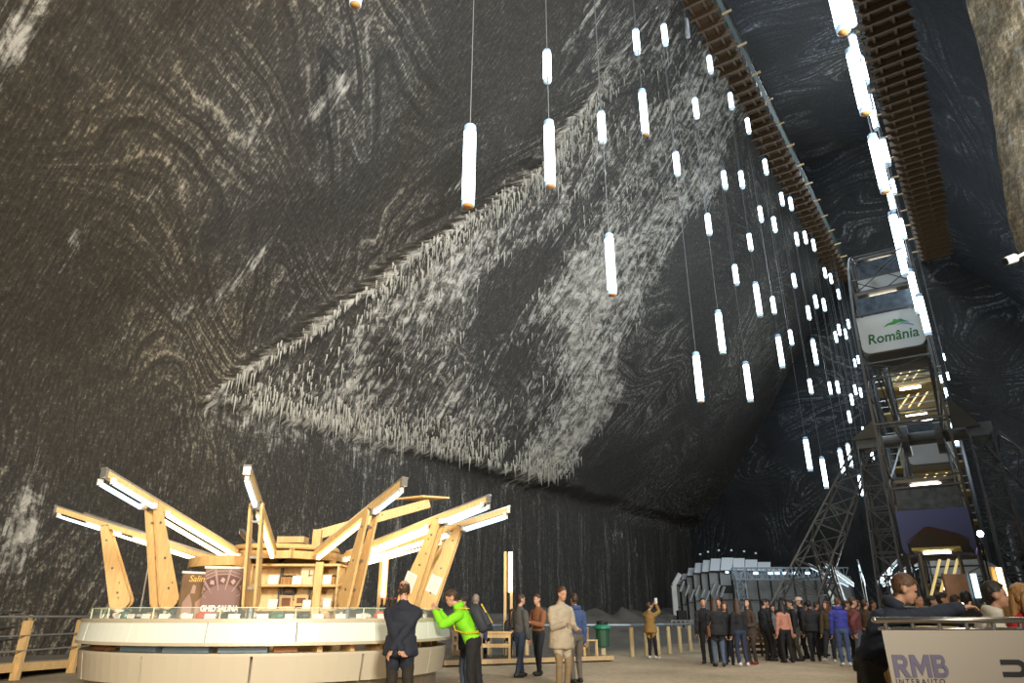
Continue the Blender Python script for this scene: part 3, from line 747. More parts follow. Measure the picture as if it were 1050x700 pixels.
# ================================================================== FAR AMPHITHEATRE
A0 = Vector((15, 50, 0))
t = thing('amphitheatre', 'pale grey panelled amphitheatre building with curved roof at the far end', 'amphitheatre', A0)
M_PANE = mat('pale_facade', (.30, .31, .31), .6, var=.15, scale=1)
M_ROOFP = mat('white_roof_panel', (.55, .58, .60), .5, var=.08, scale=1)
M_GRID = mat('facade_post', (.10, .11, .12), .6)
YP = 50.
def pp(px, py, dy=0.):  return at(px, py, YP+dy)
rx_ = [694, 699, 705, 712, 720, 728, 739, 751.5, 764, 777, 790.5, 803, 815]
rt_ = [594, 588, 582, 577, 574, 572.5, 571.5, 572, 573.5, 576, 581, 587]
rb_ = [599, 594, 590, 587, 586, 585, 584.5, 584.5, 584.8, 585.3, 586, 589]
dep = [3.5, 2.8, 2.2, 1.6, 1.2, .8, .4, .2, .1, 0, 0, 0]
GZ = 0.
for i in range(12):
    x0, x1 = rx_[i]+.4, rx_[i+1]-.5
    sk = -2.2 if i < 7 else -.2
    top0, top1 = pp(x0-sk*.4, rt_[i], dep[i]+1.5), pp(x1-sk*.4, rt_[i], dep[i]+1.5)
    b0, b1 = pp(x0+sk*.3, rb_[i], dep[i]), pp(x1+sk*.3, rb_[i], dep[i])
    mb = MB(); th = Vector((0, .12, 0)); mb.add([b0, b1, top1, top0, b0+th, b1+th, top1+th, top0+th], [(0, 1, 2, 3), (7, 6, 5, 4), (0, 4, 5, 1), (1, 5, 6, 2), (2, 6, 7, 3), (3, 7, 4, 0)])
    mb.build('roof_panel', M_ROOFP, t)
    # wall bay under it, with one cross rail
    w0, w1 = Vector((b0.x, b0.y+.3, 0)), Vector((b1.x, b1.y+.3, 0)); zt = min(b0.z, b1.z)-.1
    mb = MB(); mb.bar(w0+ZV*(zt/2), w1+ZV*(zt/2), .12, zt); mb.build('wall_panel', M_PANE, t)
    mb = MB(); mb.bar(w1, w1+ZV*zt, .12, .12); mb.bar(w0-Vector((0, .1, 0))+ZV*(zt*.55), w1-Vector((0, .1, 0))+ZV*(zt*.55), .06, .08); mb.build('facade_post', M_GRID, t)
x_l, x_r = pp(815, 600).x, pp(876, 600).x
mb = MB(); mb.box(((x_l+x_r)/2, YP+.6, 1.9), (x_r-x_l, .2, 3.8)); mb.build('wall_panel', M_PANE, t)
mb = MB()
for x in np.linspace(x_l, x_r, 6): mb.bar((x, YP+.4, 0), (x, YP+.4, 3.8), .1, .1)
mb.build('facade_post', M_GRID, t)
# tilted louvres at its left end
for i in range(9):
    px0 = 697+i*5.2; py0 = 606-abs(4-i)*1.5+(i % 3)*3
    mb = MB(); mb.bar(pp(px0, py0+6, -.4), pp(px0+4, py0-5, -.5), .08, .45, up=(0, -1, 0)); mb.build('louvre', M_ROOFP, t)
# left end frame and dark stage openings
mb = MB(); mb.bar(pp(690.5, 600, 2), Vector((pp(690.5, 600, 2).x, YP+2, 0)), .35, .35); mb.bar(pp(690.5, 600, 2), pp(697, 588, 2), .3, .3); mb.build('end_frame', M_WHITE, t)
mb = MB(); mb.box(pp(745.5, 604, -.05), (.75, .1, .5)); mb.build('dark_opening', M_BLACK, t)
mb = MB(); mb.box(pp(745.5, 586.5, -.3), (.35, .2, .25)); mb.build('projector', M_BLACK, t)
mb = MB(); mb.box(pp(745.5, 586.5, -.42), (.22, .04, .14)); mb.build('projector_lamp', M_COOLK, t)
mb = MB(); lattice(mb, pp(752, 588, -.5), pp(868, 588, -.5), .75, .75, ZV, Vector((0, 1, 0)), 22, .035, .02); mb.build('lighting_truss', mat('pale_truss', (.45, .52, .58), .4, .5), t)
mb = MB(); lattice(mb, Vector((pp(757, 600).x, YP-.5, 0)), pp(757, 585, -.5), .6, .6, Vector((1, 0, 0)), Vector((0, 1, 0)), 8, .035, .02); mb.build('truss_tower', mat('pale_truss', (.45, .52, .58), .4, .5), t)
for i, px in enumerate((775, 790, 797, 805, 815, 828, 842, 855)):
    mb = MB(); mb.box(pp(px, 587.5, -.95), (.28, .12, .16)); mb.build('truss_lamp', M_COOLK, t)
for px, py in ((718, 569), (726, 566.5), (737, 565), (750, 565), (763, 566), (775, 568)):
    tag(MB().lathe([(.03, 0), (.09, .02), (.07, .12), (.02, .14)], c=pp(px, py, 2.2), n=10).build('uplight', mat('dim_uplight', (.5, .55, .6), .5, emit=.12, ecol=(.7, .85, 1)), t))
# its own railing and loudspeaker
t = thing('platform_fence', 'low pale fence in front of the far amphitheatre', 'fence', (12, 46, 0))
mb = MB()
xs = np.linspace(gx(688, 46), gx(735, 46), 11)
for x in xs: mb.bar((x, 46, 0), (x, 46, 1.0), .09, .09)
for z in (.35, .95): mb.bar((xs[0], 46, z), (xs[-1], 46, z), .06, .08)
mb.build('fence_frame', mat('pale_fence', (.38, .37, .32), .6), t)
tt = thing('loudspeaker', 'black loudspeaker box standing by the far fence', 'loudspeaker', (gx(699, 47), 47, 0))
x = gx(699, 47); MB().box((x, 47, 1.0), (.55, .5, 1.1)).build('cabinet', M_BLACK, tt)
mb = MB(); [mb.tube((x+dx, 47+dy, 0), (x, 47, .45), .03) for dx, dy in ((-.35, -.2), (.35, -.2), (0, .35))]; mb.build('stand', M_BLACK, tt)

# right of the wheel: white arch tent, dark screens and lamps
t = thing('arch_tent', 'white rounded arch standing behind the right support of the wheel', 'arch', (at(1010, 600, 42).x, 42, 0))
c = at(1010, 600, 42); c.z = 0
mb = MB(); prof = []
for i in range(13):
    a = PI*i/12; prof.append((math.cos(a)*1.75, 2.1+math.sin(a)*2.2))
pts = [(-1.75*-1, 0)]+prof+[(-1.75, 0)]
rings = []
for x, z in pts:
    k = (abs(x)-.0)/1.75
    dirv = Vector((x/1.75, 0, (z-2.1)/2.2 if z > 2.1 else 0)); dirv = dirv.normalized() if dirv.length > 0 else Vector((1, 0, 0))
    P0 = c+Vector((x, 0, z)); rings.append([P0, P0-dirv*.55, P0-dirv*.55+Vector((0, 1.2, 0)), P0+Vector((0, 1.2, 0))])
mb.loft(rings); mb.build('arch_shell', mat('white_fabric', (.33, .34, .36), .6, var=.1), t)
p = at(1005, 547, 23); t = thing('spot_lamp', 'small bright violet lamp on a stand by the right mast of the wheel', 'lamp', (p.x, p.y, 0))
MB().ell(p, (.10, .10, .10)).build('bulb', mat('violet_glow', (.8, .7, 1), .4, emit=30, ecol=(.55, .45, 1)), t)
MB().tube((p.x, p.y+.05, 0), (p.x, p.y+.05, p.z-.08), .025).build('stand', M_DSTEEL, t);
p = at(981, 602, 17.9); t = thing('display_panel', 'brown picture panel on legs left of a cold tube lamp', 'panel', (p.x, p.y, 0))
mb = MB(); mb.box(p, (.56, .06, .62)); mb.build('picture', mat('brown_picture', (.26, .13, .06), .6, var=.6, scale=3), t)
mb = MB(); [mb.bar((p.x+dx, p.y+.06, 0), (p.x+dx, p.y+.06, p.z+.33), .05, .05) for dx in (-.24, .24)]; mb.build('leg', M_BROWN, t)
def post_lamp(px, y0, y1, Y, m, label, wood_=True, w=.11):
    a, b_ = at(px, y0, Y), at(px, y1, Y)
    t = thing('post_lamp', label, 'lamp', (a.x, Y, 0))
    x = a.x
    mb = MB(); mb.bar((x, Y-.02, b_.z), (x, Y-.02, a.z), w, w*.8); mb.build('tube', m, t)
    for dx in (-w*1.0, w*.2):
        MB().bar((x+dx, Y+.09, 0), (x+dx, Y+.09, a.z+.03), .07, .09).build('post', M_PINE if wood_ else M_STEEL, t)
    return t
post_lamp(997, 588, 613, 18.3, M_COOLK, 'cold white tube lamp on a post right of the brown picture panel', False)
post_lamp(1023, 582, 612, 18.6, M_WARM, 'warm tube lamp on a post behind the couple at the barrier', True)
post_lamp(523.3, 566, 607, 24.0, M_WARM, 'tall wooden post lamp with a warm tube by the tables', True, .17)
post_lamp(396, 563, 612, 18.2, M_WARM, 'wooden post lamp with a warm tube behind the kiosk')
t = thing('screen_wall', 'dark grey panelled screens with pale beams at the far right', 'screen', (at(1036, 560, 30).x, 30, 0))
p0, p1 = at(1036, 560, 30), at(1110, 555, 31)
mb = MB(); mb.bar(Vector((p0.x, 30, 1.9)), Vector((p1.x, 31, 1.9)), .2, 3.8); mb.build('screen_panel', mat('screen_grey', (.06, .065, .07), .6), t)
for py in (537, 547, 567, 577):
    a, b_ = at(1034, py+1, 29.5), at(1110, py-3, 30.5); MB().bar(a, b_, .14, .14).build('pale_beam', mat('pale_beam', (.34, .37, .42), .5), t)
MB().bar(at(1034, 540, 29.6)*1, Vector((at(1034, 540, 29.6).x, 29.6, 0)), .14, .14).build('post', mat('pale_beam', (.34, .37, .42), .5), t)
# ================================================================== ROUND SALES KIOSK
KC = Vector((-3.93, 12.4, 0)); KR = 2.84
def kp(a, r, z, c=KC): return Vector((c.x+r*math.cos(a), c.y+r*math.sin(a), z))
def rad(x): return math.radians(x)
def arc_band(mb, r0, r1, z0, z1, a0, a1, n, c=KC, slope=0., mi=0):
    rings = []
    for i in range(n+1):
        a = a0+(a1-a0)*i/n
        rings.append([kp(a, r0, z0, c), kp(a, r1+slope, z0, c), kp(a, r1, z1, c), kp(a, r0, z1, c)])
    return mb.loft(rings, mi)
counter = thing('kiosk_counter', 'round kiosk counter with glowing white band and beige lower panels', 'counter', KC)
M_PANEL = mat('beige_panel', (.50, .44, .33), .45, var=.05, scale=1.5)
M_BAND = mat('glowing_band', (.66, .66, .58), .35, emit=.13, ecol=(.93, 1., .72), var=.06, scale=.8)
M_EDGE = mat('counter_edge', (.60, .52, .38), .4, .2)
M_METAL = mat('brushed_plinth', (.36, .31, .24), .3, .7, .25, 2, stretch=(8, 8, .3))
mb = MB(); arc_band(mb, KR-.9, KR-.10, 1.215, 1.25, 0, 2*PI, 96); arc_band(mb, KR-.12, KR+.03, 1.205, 1.25, 0, 2*PI, 96); mb.build('counter_top', M_EDGE, counter)
for k in range(16):
    a0 = rad(-180+k*22.5); mb = MB(); arc_band(mb, KR-.10, KR+.015, .965, 1.205, a0+.003, a0+rad(22.5)-.003, 8, slope=.03); mb.build('light_band', M_BAND, counter)
mb = MB(); arc_band(mb, KR-.35, KR+.05, .925, .965, 0, 2*PI, 96); mb.build('band_ledge', M_EDGE, counter)
for k in range(12):
    a0 = rad(-180+12+k*30); mb = MB(); arc_band(mb, KR-.10, KR-.02, .47, .80, a0+.006, a0+rad(30)-.006, 8, slope=-.05); mb.build('lower_panel', M_PANEL, counter)
mb = MB(); arc_band(mb, KR-.35, KR-.02, .80, .835, 0, 2*PI, 96); mb.build('shelf_edge', M_PANEL, counter)
mb = MB(); arc_band(mb, KR-.45, KR-.17, 0, .80, 0, 2*PI, 96); mb.build('plinth', M_METAL, counter)
for k in range(36):
    if any(abs(k*10-b_) < 9 for b_ in (205, 216, 226, 247, 263, 279, 290)): continue
    a = rad(k*10); MB().bar(kp(a, KR-.45, .88), kp(a, KR-.16, .88), .07, .1).build('ledge_bracket', M_PINE, counter)
# boxes stored in the slot under the band
M_BOXO = mat('orange_box', (.32, .14, .05), .7, var=.2); M_BOXB = mat('blue_grey_box', (.16, .24, .32), .6, var=.15)
for k, (a, w, m, l) in enumerate(((205, .42, M_BOXO, 'leftmost orange brown box in the slot under the counter band'), (216, .44, M_BOXO, 'second orange brown box in the slot under the counter band'), (226.5, .42, M_BOXO, 'third orange brown box in the slot under the counter band, left of the blue one'),
        (247, .66, M_BOXB, 'left blue grey box in the slot under the counter band'), (263, .64, M_BOXB, 'middle blue grey box in the slot under the counter band'), (279, .62, M_BOXB, 'right blue grey box in the slot under the counter band'), (290.5, .3, M_BOXO, 'small orange brown box right of the blue boxes under the band'))):
    a = rad(a); c = kp(a, KR-.24, .878); M_ = Matrix.Rotation(a, 3, 'Z')
    mb = MB(); mb.box(c, (.15, w, .07), M=M_); o = mb.build('storage_box', m); tag(o, l, 'box', 'boxes under the counter')
# glass guards on the top
M_GLASS = bpy.data.materials.new('clear_guard_glass'); M_GLASS.use_nodes = True
b = M_GLASS.node_tree.nodes['Principled BSDF']; b.inputs['Base Color'].default_value = (.75, .9, .82, 1); b.inputs['Alpha'].default_value = .07; b.inputs['Roughness'].default_value = .08
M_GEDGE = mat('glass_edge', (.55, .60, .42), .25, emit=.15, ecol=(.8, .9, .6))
guard = thing('glass_guard', 'low clear glass guard standing along the rim of the round counter', 'glass guard', kp(rad(270), KR-.1, 1.25))
for k in range(10):
    a0 = rad(172+k*20); a1 = a0+rad(19.6)
    mb = MB(); arc_band(mb, KR-.10, KR-.09, 1.25, 1.385, a0, a1, 6); p_ = mb.build('glass_pane', M_GLASS, guard)
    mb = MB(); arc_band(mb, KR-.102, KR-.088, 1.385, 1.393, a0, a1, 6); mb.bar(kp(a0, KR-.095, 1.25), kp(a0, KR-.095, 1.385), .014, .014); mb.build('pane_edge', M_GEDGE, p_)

# ------------------------------------------------------------------ lamp arms on paddle shaped posts
def arm(adeg, label, c=KC, sc=1., tubes=2, cool=None, group='lamp arms of the kiosk', zsc=1., tip=3.9, base_r=2.5, top_r=3.03, double=True, warm=None, wm=None, outer=True, paddle=True):
    a = rad(adeg); er = Vector((math.cos(a), math.sin(a), 0)); et = Vector((-math.sin(a), math.cos(a), 0)); ez = Vector((0, 0, 1))
    root = thing('lamp_arm', label, 'lamp arm', kp(a, base_r*sc, 1.25*zsc, c), group)
    def q(r, z, t=0.): return c+er*(r*sc)+et*(t*sc)+ez*(z*zsc)
    wm = wm or M_PINE
    zb = lambda r: 2.1+(r-.9)*.292
    mb = MB(); mb.bar(q(1.27, zb(1.27)), q(tip, zb(tip)), .08*sc, .085*sc); mb.build('beam', wm, root)
    mb = MB(); mb.bar(q(1.3, zb(1.3)+.052), q(tip+.03, zb(tip+.03)+.052), .095*sc, .022*sc); mb.bar(q(tip-.02, zb(tip)), q(tip+.02, zb(tip)), .09*sc, .105*sc); mb.build('beam_cover', M_ALU if cool is None else M_WHITE, root)
    # paddle boards: wide at the foot, narrow at the top, rounded ends
    P0, P1 = q(base_r, 1.38), q(top_r, 2.66)
    ax = (P1-P0); Ln = ax.length; ax.normalize(); ay = ax.cross(et); ay.normalize()
    out = []
    for i in range(9): 
        b_ = PI/2+PI*i/8; out.append((.12*sc+math.cos(b_)*.12*sc, math.sin(b_)*.16*sc))
    for i in range(5):
        b_ = -PI/2+PI*i/4; out.append((Ln+math.cos(b_)*.05*sc, math.sin(b_)*.062*sc))
    for t in ((-.075, .075) if paddle else ()):
        MB().prism(out, P0+et*(t*sc), ax, ay, et, .035*sc).build('paddle_board', wm, root)
    mb = MB()
    if paddle:
        for f in (.2, .5, .85): mb.bar(P0+ax*(Ln*f)-et*(.10*sc), P0+ax*(Ln*f)+et*(.10*sc), .03*sc, .03*sc)
        mb.tube(q(base_r, 1.25), q(base_r, 1.40), .05*sc)
    else: mb.tube(q(base_r, 1.25), q(base_r, zb(base_r)), .025*sc)
    mb.bar(q(top_r, 2.62), q(top_r+.02, zb(top_r)), .10*sc, .10*sc, up=er)
    mb.build('steel_fitting', M_STEEL, root)
    for t in ((0,) if tubes == 1 else (-.11, .11)):
        if outer:
            mb = MB(); mb.bar(q(3.14, zb(3.14)-.10, t), q(tip-.08, zb(tip-.08)-.10, t), .05*sc, .042*sc); mb.build('outer_tube', cool or M_COOLK, root)
        mb = MB(); mb.bar(q(1.35, zb(1.35)-.10, t), q(2.85, zb(2.85)-.10, t), .05*sc, .042*sc); mb.build('inner_tube', warm or M_WARM, root)
        for r in ((3.12, tip-.06) if outer else ())+(1.33, 2.87): MB().bar(q(r, zb(r)-.12, t), q(r, zb(r)-.04, t), .05*sc, .05*sc, up=er).build('tube_holder', M_WHITE, root)
    return root
arm(187, 'lamp arm reaching furthest left over the kiosk, wide pine paddle', tubes=1)
arm(174, 'lamp arm just behind the leftmost one, without a paddle of its own', tubes=1, paddle=False)
arm(251, 'lamp arm with the second pine paddle from the left')
arm(279, 'lamp arm pointing at the viewer, paddle seen edge on', tubes=1)
arm(309, 'lamp arm rising right of the shelf unit, paddle leaning right', tubes=1)
arm(336, 'lamp arm on the right with a paper notice on its broad paddle')
arm(354, 'lamp arm reaching furthest right, behind the green jacket')
arm(28, 'lamp arm at the back right of the kiosk, short paddle showing between others', outer=False, tip=3.2, tubes=1)
arm(122, 'lamp arm at the back left, only its upper beam end showing', tubes=1, outer=False, tip=4.1)
arm(90, 'lamp arm at the back behind the shelf unit', tubes=1, outer=False)
# plain box beam with a diamond end plate
t = thing('box_beam', 'unlit pine box beam with a flat diamond plate at its tip', 'beam', kp(rad(40), .9, 1.25))
b0, b1 = at(322, 549, 13.0), at(440, 516, 13.6)
mb = MB(); mb.bar(b0, b1, .12, .17); mb.build('beam', M_PINE, t)
mb = MB(); e = (b1-b0).normalized(); mb.prism([(-.62, 0), (-.05, -.28), (.45, 0), (-.05, .28)], b1+Vector((-.05, 0, .10)), Vector((1, .0, .02)), Vector((0, 1, 0)), Vector((0, 0, 1)), .035); mb.build('end_plate', M_PINE, t)
mb = MB(); mb.bar(Vector((b0.x+.08, b0.y-.04, 1.25)), Vector((b0.x+.08, b0.y-.04, b0.z+.1)), .15, .15); mb.build('post', M_PINE, t)
# paper notices on two paddles
for adeg, l in ((334, 'white paper notice pinned to the broad right paddle'), (354, 'white paper notice pinned to the furthest right paddle')):
    a = rad(adeg); et = Vector((-math.sin(a), math.cos(a), 0)); er = Vector((math.cos(a), math.sin(a), 0))
    P0 = kp(a, 2.5, 1.38); P1 = kp(a, 3.03, 2.66); ax = (P1-P0).normalized(); ay = ax.cross(et)
    c = P0+ax*.42-et*.096
    o = MB().prism([(-.14, -.10), (.14, -.10), (.14, .10), (-.14, .10)], c, ax, ay, et, .004).build('paper_notice', M_CARD); tag(o, l, 'notice')
    q = MB()
    for i in range(6): q.prism([(-.003, -.07), (.003, -.07), (.003, .07-.03*(i % 2)), (-.003, .07-.03*(i % 2))], c+ax*(.09-.036*i)-et*.004, ax, ay, et, .002)
    q.build('printed_line', mat('grey_print', (.35, .33, .3), .8), o)

# ------------------------------------------------------------------ shelf unit in the middle
core = thing('shelf_unit', 'pine shelf unit with open shelves in the middle of the kiosk', 'shelf', (KC.x, KC.y-.5, 0))
M_OSB = mat('osb_board', (.72, .50, .25), .7, var=.45, scale=14)
SX0, SX1, SY = gx(257, 11.5, 1.8), gx(346, 11.5, 1.8), 11.5
zsh = [1.2, 1.37, 1.73, 2.04]
mb = MB(); mb.box(((SX0+SX1)/2, SY+.42, 1.02), (SX1-SX0, .03, 2.04)); mb.build('back_panel', M_OSB, core)
for x in (SX0, SX1): MB().box((x, SY+.20, 1.02), (.03, .42, 2.04)).build('side_panel', M_OSB, core)
for z in zsh: MB().box(((SX0+SX1)/2, SY+.2, z), (SX1-SX0+.08, .44, .035)).build('shelf_board', M_PINE, core)
for px in (282, 313): x = gx(px, SY, 2); MB().bar((x, SY+.38, 1.2), (x, SY+.38, 2.04), .04, .04).build('bracket', M_STEEL, core)
x = gx(327, SY-.1, 2); MB().bar((x, SY-.06, 0.), (x, SY-.06, 2.08), .12, .05, up=(0, 1, 0)).build('front_post', M_PINE, core)
mb = MB()
for k in range(8):
    a0 = rad(22.5+45*k); a1 = a0+rad(45); c = Vector((KC.x, KC.y, 0)); mb.bar(kp(a0, 1.02, 2.2), kp(a1, 1.02, 2.2), .1, .12)
    mb.bar(kp(a0, 1.0, 2.26), kp(a0+PI, 1.0, 2.26), .08, .08)
mb.build('top_ring', M_PINE, core)
for k in range(8):
    a0 = rad(22.5+45*k)
    if k in (5, 6): continue
    MB().bar(kp(a0, 1.0, 0), kp(a0, 1.0, 2.2), .1, .1).build('core_post', M_PINE, core)
mb = MB(); mb.lathe([(.90, 2.30), (.92, 2.32), (.88, 2.38), (.3, 2.40), (0.01, 2.40)], c=(KC.x, KC.y, 0), n=24); mb.build('top_cover', M_PINE, core)
# left wing of the core: curved wooden fascia above the posters
mb = MB(); arc_band(mb, .95, 1.3, 1.98, 2.12, rad(200), rad(262), 10, c=Vector((KC.x+.0, KC.y-.55, 0))); mb.build('fascia', M_PINE, core)
mb = MB(); arc_band(mb, 1.0, 1.04, 0, 1.98, rad(185), rad(255), 10, c=Vector((KC.x+.0, KC.y-.3, 0))); mb.build('wing_panel', M_PINED, core)
mb = MB(); mb.box((gx(300, 12.0, 2.4), 12.0, 2.47), (.45, .3, .10)); mb.build('air_box', M_PINED, core)

# ------------------------------------------------------------------ goods, each its own thing
rnd = random.Random(11)
GOOD = {'jar': mat('amber_jar', (.45, .24, .08), .3, var=.3), 'salt': mat('salt_lump', (.75, .66, .55), .5, var=.3, scale=20), 'dark': mat('dark_goods', (.03, .02, .015), .4), 'red': mat('red_goods', (.5, .06, .03), .5),
        'pic': mat('brown_print', (.17, .07, .03), .5, var=.6, scale=10), 'tan': mat('tan_goods', (.55, .36, .18), .6, var=.4, scale=15), 'green': mat('green_goods', (.06, .13, .09), .4)}
def card(x, y, z, l, w=.13, h=.1, yaw=0.):
    M_ = Matrix.Rotation(yaw, 3, 'Z') @ Matrix.Rotation(-.2, 3, 'X')
    o = MB().box((x, y, z+h/2), (w, .012, h), M=M_).build('price_card', M_CARD); tag(o, l, 'price card', 'price cards'); return o
def framed(x, y, z, w, h, l, m=None):
    t = thing('framed_picture', l, 'picture', (x, y, z), 'framed pictures')
    mb = MB()
    for dx, dz, sw, sh in ((0, h/2-.02, w, .04), (0, -h/2+.02, w, .04), (w/2-.02, 0, .04, h-.08), (-w/2+.02, 0, .04, h-.08)): mb.box((x+dx, y, z+h/2+dz), (sw, .04, sh))
    mb.build('frame', m or M_PINE, t)
    MB().box((x, y+.008, z+h/2), (w-.07, .02, h-.07)).build('print', GOOD['pic'], t)
def S(px, row): return gx(px, SY+.1, zsh[row])
card(S(281, 2), SY+.04, zsh[2]+.018, 'left price card on the middle shelf', .16, .14)
card(S(305, 2), SY+.04, zsh[2]+.018, 'right price card on the middle shelf, beside the pale clock', .15, .13)
card(S(280, 1), SY+.04, zsh[1]+.018, 'left price card on the lower shelf', .15, .14)
card(S(315, 1), SY+.04, zsh[1]+.018, 'right price card on the lower shelf', .13, .13)
card(S(336, 2), SY+.02, zsh[2]+.018, 'price card on the middle shelf right of the front post', .14, .14)
card(S(336, 1), SY+.02, zsh[1]+.018, 'price card on the lower shelf right of the front post', .12, .15)
framed(S(290.5, 1), SY+.2, zsh[1]+.018, .22, .20, 'dark framed picture in the lower shelf corner, under another one', M_PINED)
framed(S(291.5, 1), SY+.22, zsh[1]+.225, .20, .13, 'small black framed picture resting on another on the lower shelf', M_BLACK)
framed(S(306, 1), SY+.2, zsh[1]+.06, .22, .16, 'pale framed picture in the centre of the lower shelf')
t = thing('wall_clock', 'pale square clock standing on the middle shelf', 'clock', (S(314.5, 2), SY+.2, zsh[2]+.02))
x = S(314.5, 2); mb = MB(); mb.prism(rounded(.27, .27, .05), (x, SY+.2, zsh[2]+.16), (1, 0, 0), (0, 0, 1), (0, 1, 0), .04); mb.build('dial', mat('pale_wood_dial', (.72, .58, .36), .6, var=.2, scale=20), t)
mb = MB(); mb.box((x, SY+.175, zsh[2]+.19), (.012, .008, .10)); mb.box((x+.025, SY+.175, zsh[2]+.16), (.06, .008, .012)); mb.build('hand', M_BLACK, t)
k = 0
for row, pxs in ((2, (287, 289.5, 292, 294.5, 297, 299.5)), (1, (298, 310, 320)), (2, (340, 343))):
    for px in pxs:
        k += 1; x = S(px, row); y = SY+.16+.05*(k % 2)
        t = thing('candle_jar', f'{["amber jar", "tan jar"][k % 2]} in the {["", "lower", "middle"][row]} shelf row, {["first", "second", "third", "fourth", "fifth", "sixth", "seventh", "eighth", "ninth", "tenth", "eleventh"][k-1]} jar counted along the rows', 'jar', (x, y, zsh[row]+.018), 'jars on the shelves')
        MB().lathe([(.028, 0), (.034, .02), (.034, .10), (.024, .12)], c=(x, y, zsh[row]+.018), n=10).build('glass', [GOOD['jar'], GOOD['tan']][k % 2], t)
        MB().lathe([(.028, .12), (.028, .145)], c=(x, y, zsh[row]+.018), n=10).build('lid', GOOD['dark'], t)
# goods along the counter: angle, kind
def rock(c, r, seed):
    rr = random.Random(seed); mb = MB(); mb.ell((0, 0, 0), r, n=9, m=6)
    mb.v = [(c[0]+x*rr.uniform(.8, 1.15), c[1]+y*rr.uniform(.8, 1.15), c[2]+r[2]*.85+z*rr.uniform(.85, 1.1)) for x, y, z in mb.v]; return mb
words = ['first', 'second', 'third', 'fourth', 'fifth', 'sixth', 'seventh', 'eighth', 'ninth', 'tenth', 'eleventh', 'twelfth', 'thirteenth', 'fourteenth', 'fifteenth', 'sixteenth', 'seventeenth', 'eighteenth', 'nineteenth', 'twentieth']
cc = 0
for i, adeg in enumerate((196, 207, 214, 222, 231, 239, 246, 253, 261, 268, 275, 283, 291, 299, 306, 313, 321, 330, 339, 347)):
    a = rad(adeg); p = kp(a, KR-.24, 1.25); card(p.x, p.y, 1.25, f'white price card along the counter edge, {words[i]} from its left end', .15, .06, yaw=a+PI/2)
for i, adeg in enumerate((200, 203, 211, 218, 226, 235, 243, 250, 257, 264, 272, 279, 287, 295, 302, 309, 317, 325, 334, 343)):
    a = rad(adeg); p = kp(a, KR-.42, 1.25)
    kd = ['salt', 'red', 'dark', 'salt', 'green', 'dark', 'tan', 'salt'][i % 8]
    if i == 1: kd = 'red'
    s = (rnd.uniform(.06, .11), rnd.uniform(.05, .08), rnd.uniform(.04, .075))
    if kd in ('salt', 'tan'):
        o = rock(p, s, i).build('salt_lump', GOOD[kd]); cat = 'salt lump'; nm = 'pale salt lump' if kd == 'salt' else 'tan salt lump'
    else:
        t_ = MB(); z = 1.25
        t_.loft([[kp(0, 0, p.z+.0015, p)+Vector((rx*math.cos(2*PI*j/10), rx*.7*math.sin(2*PI*j/10), h)) for j in range(10)] for rx, h in ((.10, 0), (.12, .02), (.115, .055), (.06, .09))])
        o = t_.build('trinket_bowl', GOOD[kd]); cat = 'trinket bowl'; nm = {'red': 'red', 'dark': 'black', 'green': 'dark green'}[kd]+' trinket bowl'
    tag(o, f'{nm} on the counter behind the price cards, {words[i]} item from the left', cat, 'goods along the counter')
M_BOT = mat('dark_bottle', (.03, .018, .012), .2)
for i, px in enumerate((379, 384.5, 390, 395.5)):
    x = gx(px, 13.2, 1.4); t = thing('bottle', f'dark bottle on the counter behind the navy jacket, {words[i]} from the left', 'bottle', (x, 13.6-.25*0+2.0, 1.25), 'dark bottles')
    y = KC.y+math.sqrt(max(0, 2.45**2-(x-KC.x)**2)); t.location = (x, y, 1.25)
    MB().lathe([(.04, 0), (.045, .02), (.045, .2), (.018, .26), (.018, .33)], c=(x, y, 1.25), n=12).build('glass', M_BOT, t)
    MB().lathe([(.02, .33), (.02, .36)], c=(x, y, 1.25), n=10).build('cap', GOOD['red'], t)

# ------------------------------------------------------------------ two posters standing on the counter
def poster(px0, px1, pytop, Y, label, m, tilt):
    x0, x1 = gx(px0, Y, 1.7), gx(px1, Y, 1.7); zt = at(525, pytop, Y).z; z0 = 1.25
    t = thing('poster', label, 'poster', ((x0+x1)/2, Y, z0))
    ax = Vector((x1-x0, tilt, 0)); o = Vector((x0, Y, z0)); w = ax.length; ax.normalize(); ny = Vector((0, 0, 1)).cross(ax)*-1
    MB().prism([(0, 0), (w, 0), (w, zt-z0), (0, zt-z0)], o, ax, (0, 0, 1), ny, .02).build('sheet', m, t)
    MB().prism([(-.02, zt-z0), (w+.02, zt-z0), (w+.02, zt-z0+.03), (-.02, zt-z0+.03)], o, ax, (0, 0, 1), ny, .03).build('top_strip', M_CARD, t)
    mb = MB(); [mb.bar(o+ax*(w*f)-ny*.03, o+ax*(w*f)-ny*.03+Vector((0, 0, zt-z0)), .03, .03) for f in (.06, .94)]; mb.build('stand', M_PINE, t)
    return t, o, ax, ny, w, zt-z0
M_MAUVE = mat('mauve_poster', (.15, .07, .058), .5, var=.12, scale=2)
M_SEPIA = mat('sepia_poster', (.19, .115, .06), .5, var=.45, scale=3)
M_PINKL = mat('pale_pink_ink', (.40, .26, .20), .6); M_POSTD = mat('dark_photo_ink', (.09, .03, .03), .6, var=.8, scale=12)
t, o, ax, ny, w, h = poster(209, 245, 582.5, 10.3, 'mauve poster with a fan of photo frames and white title on the counter', M_MAUVE, .12)
f = ny*.014
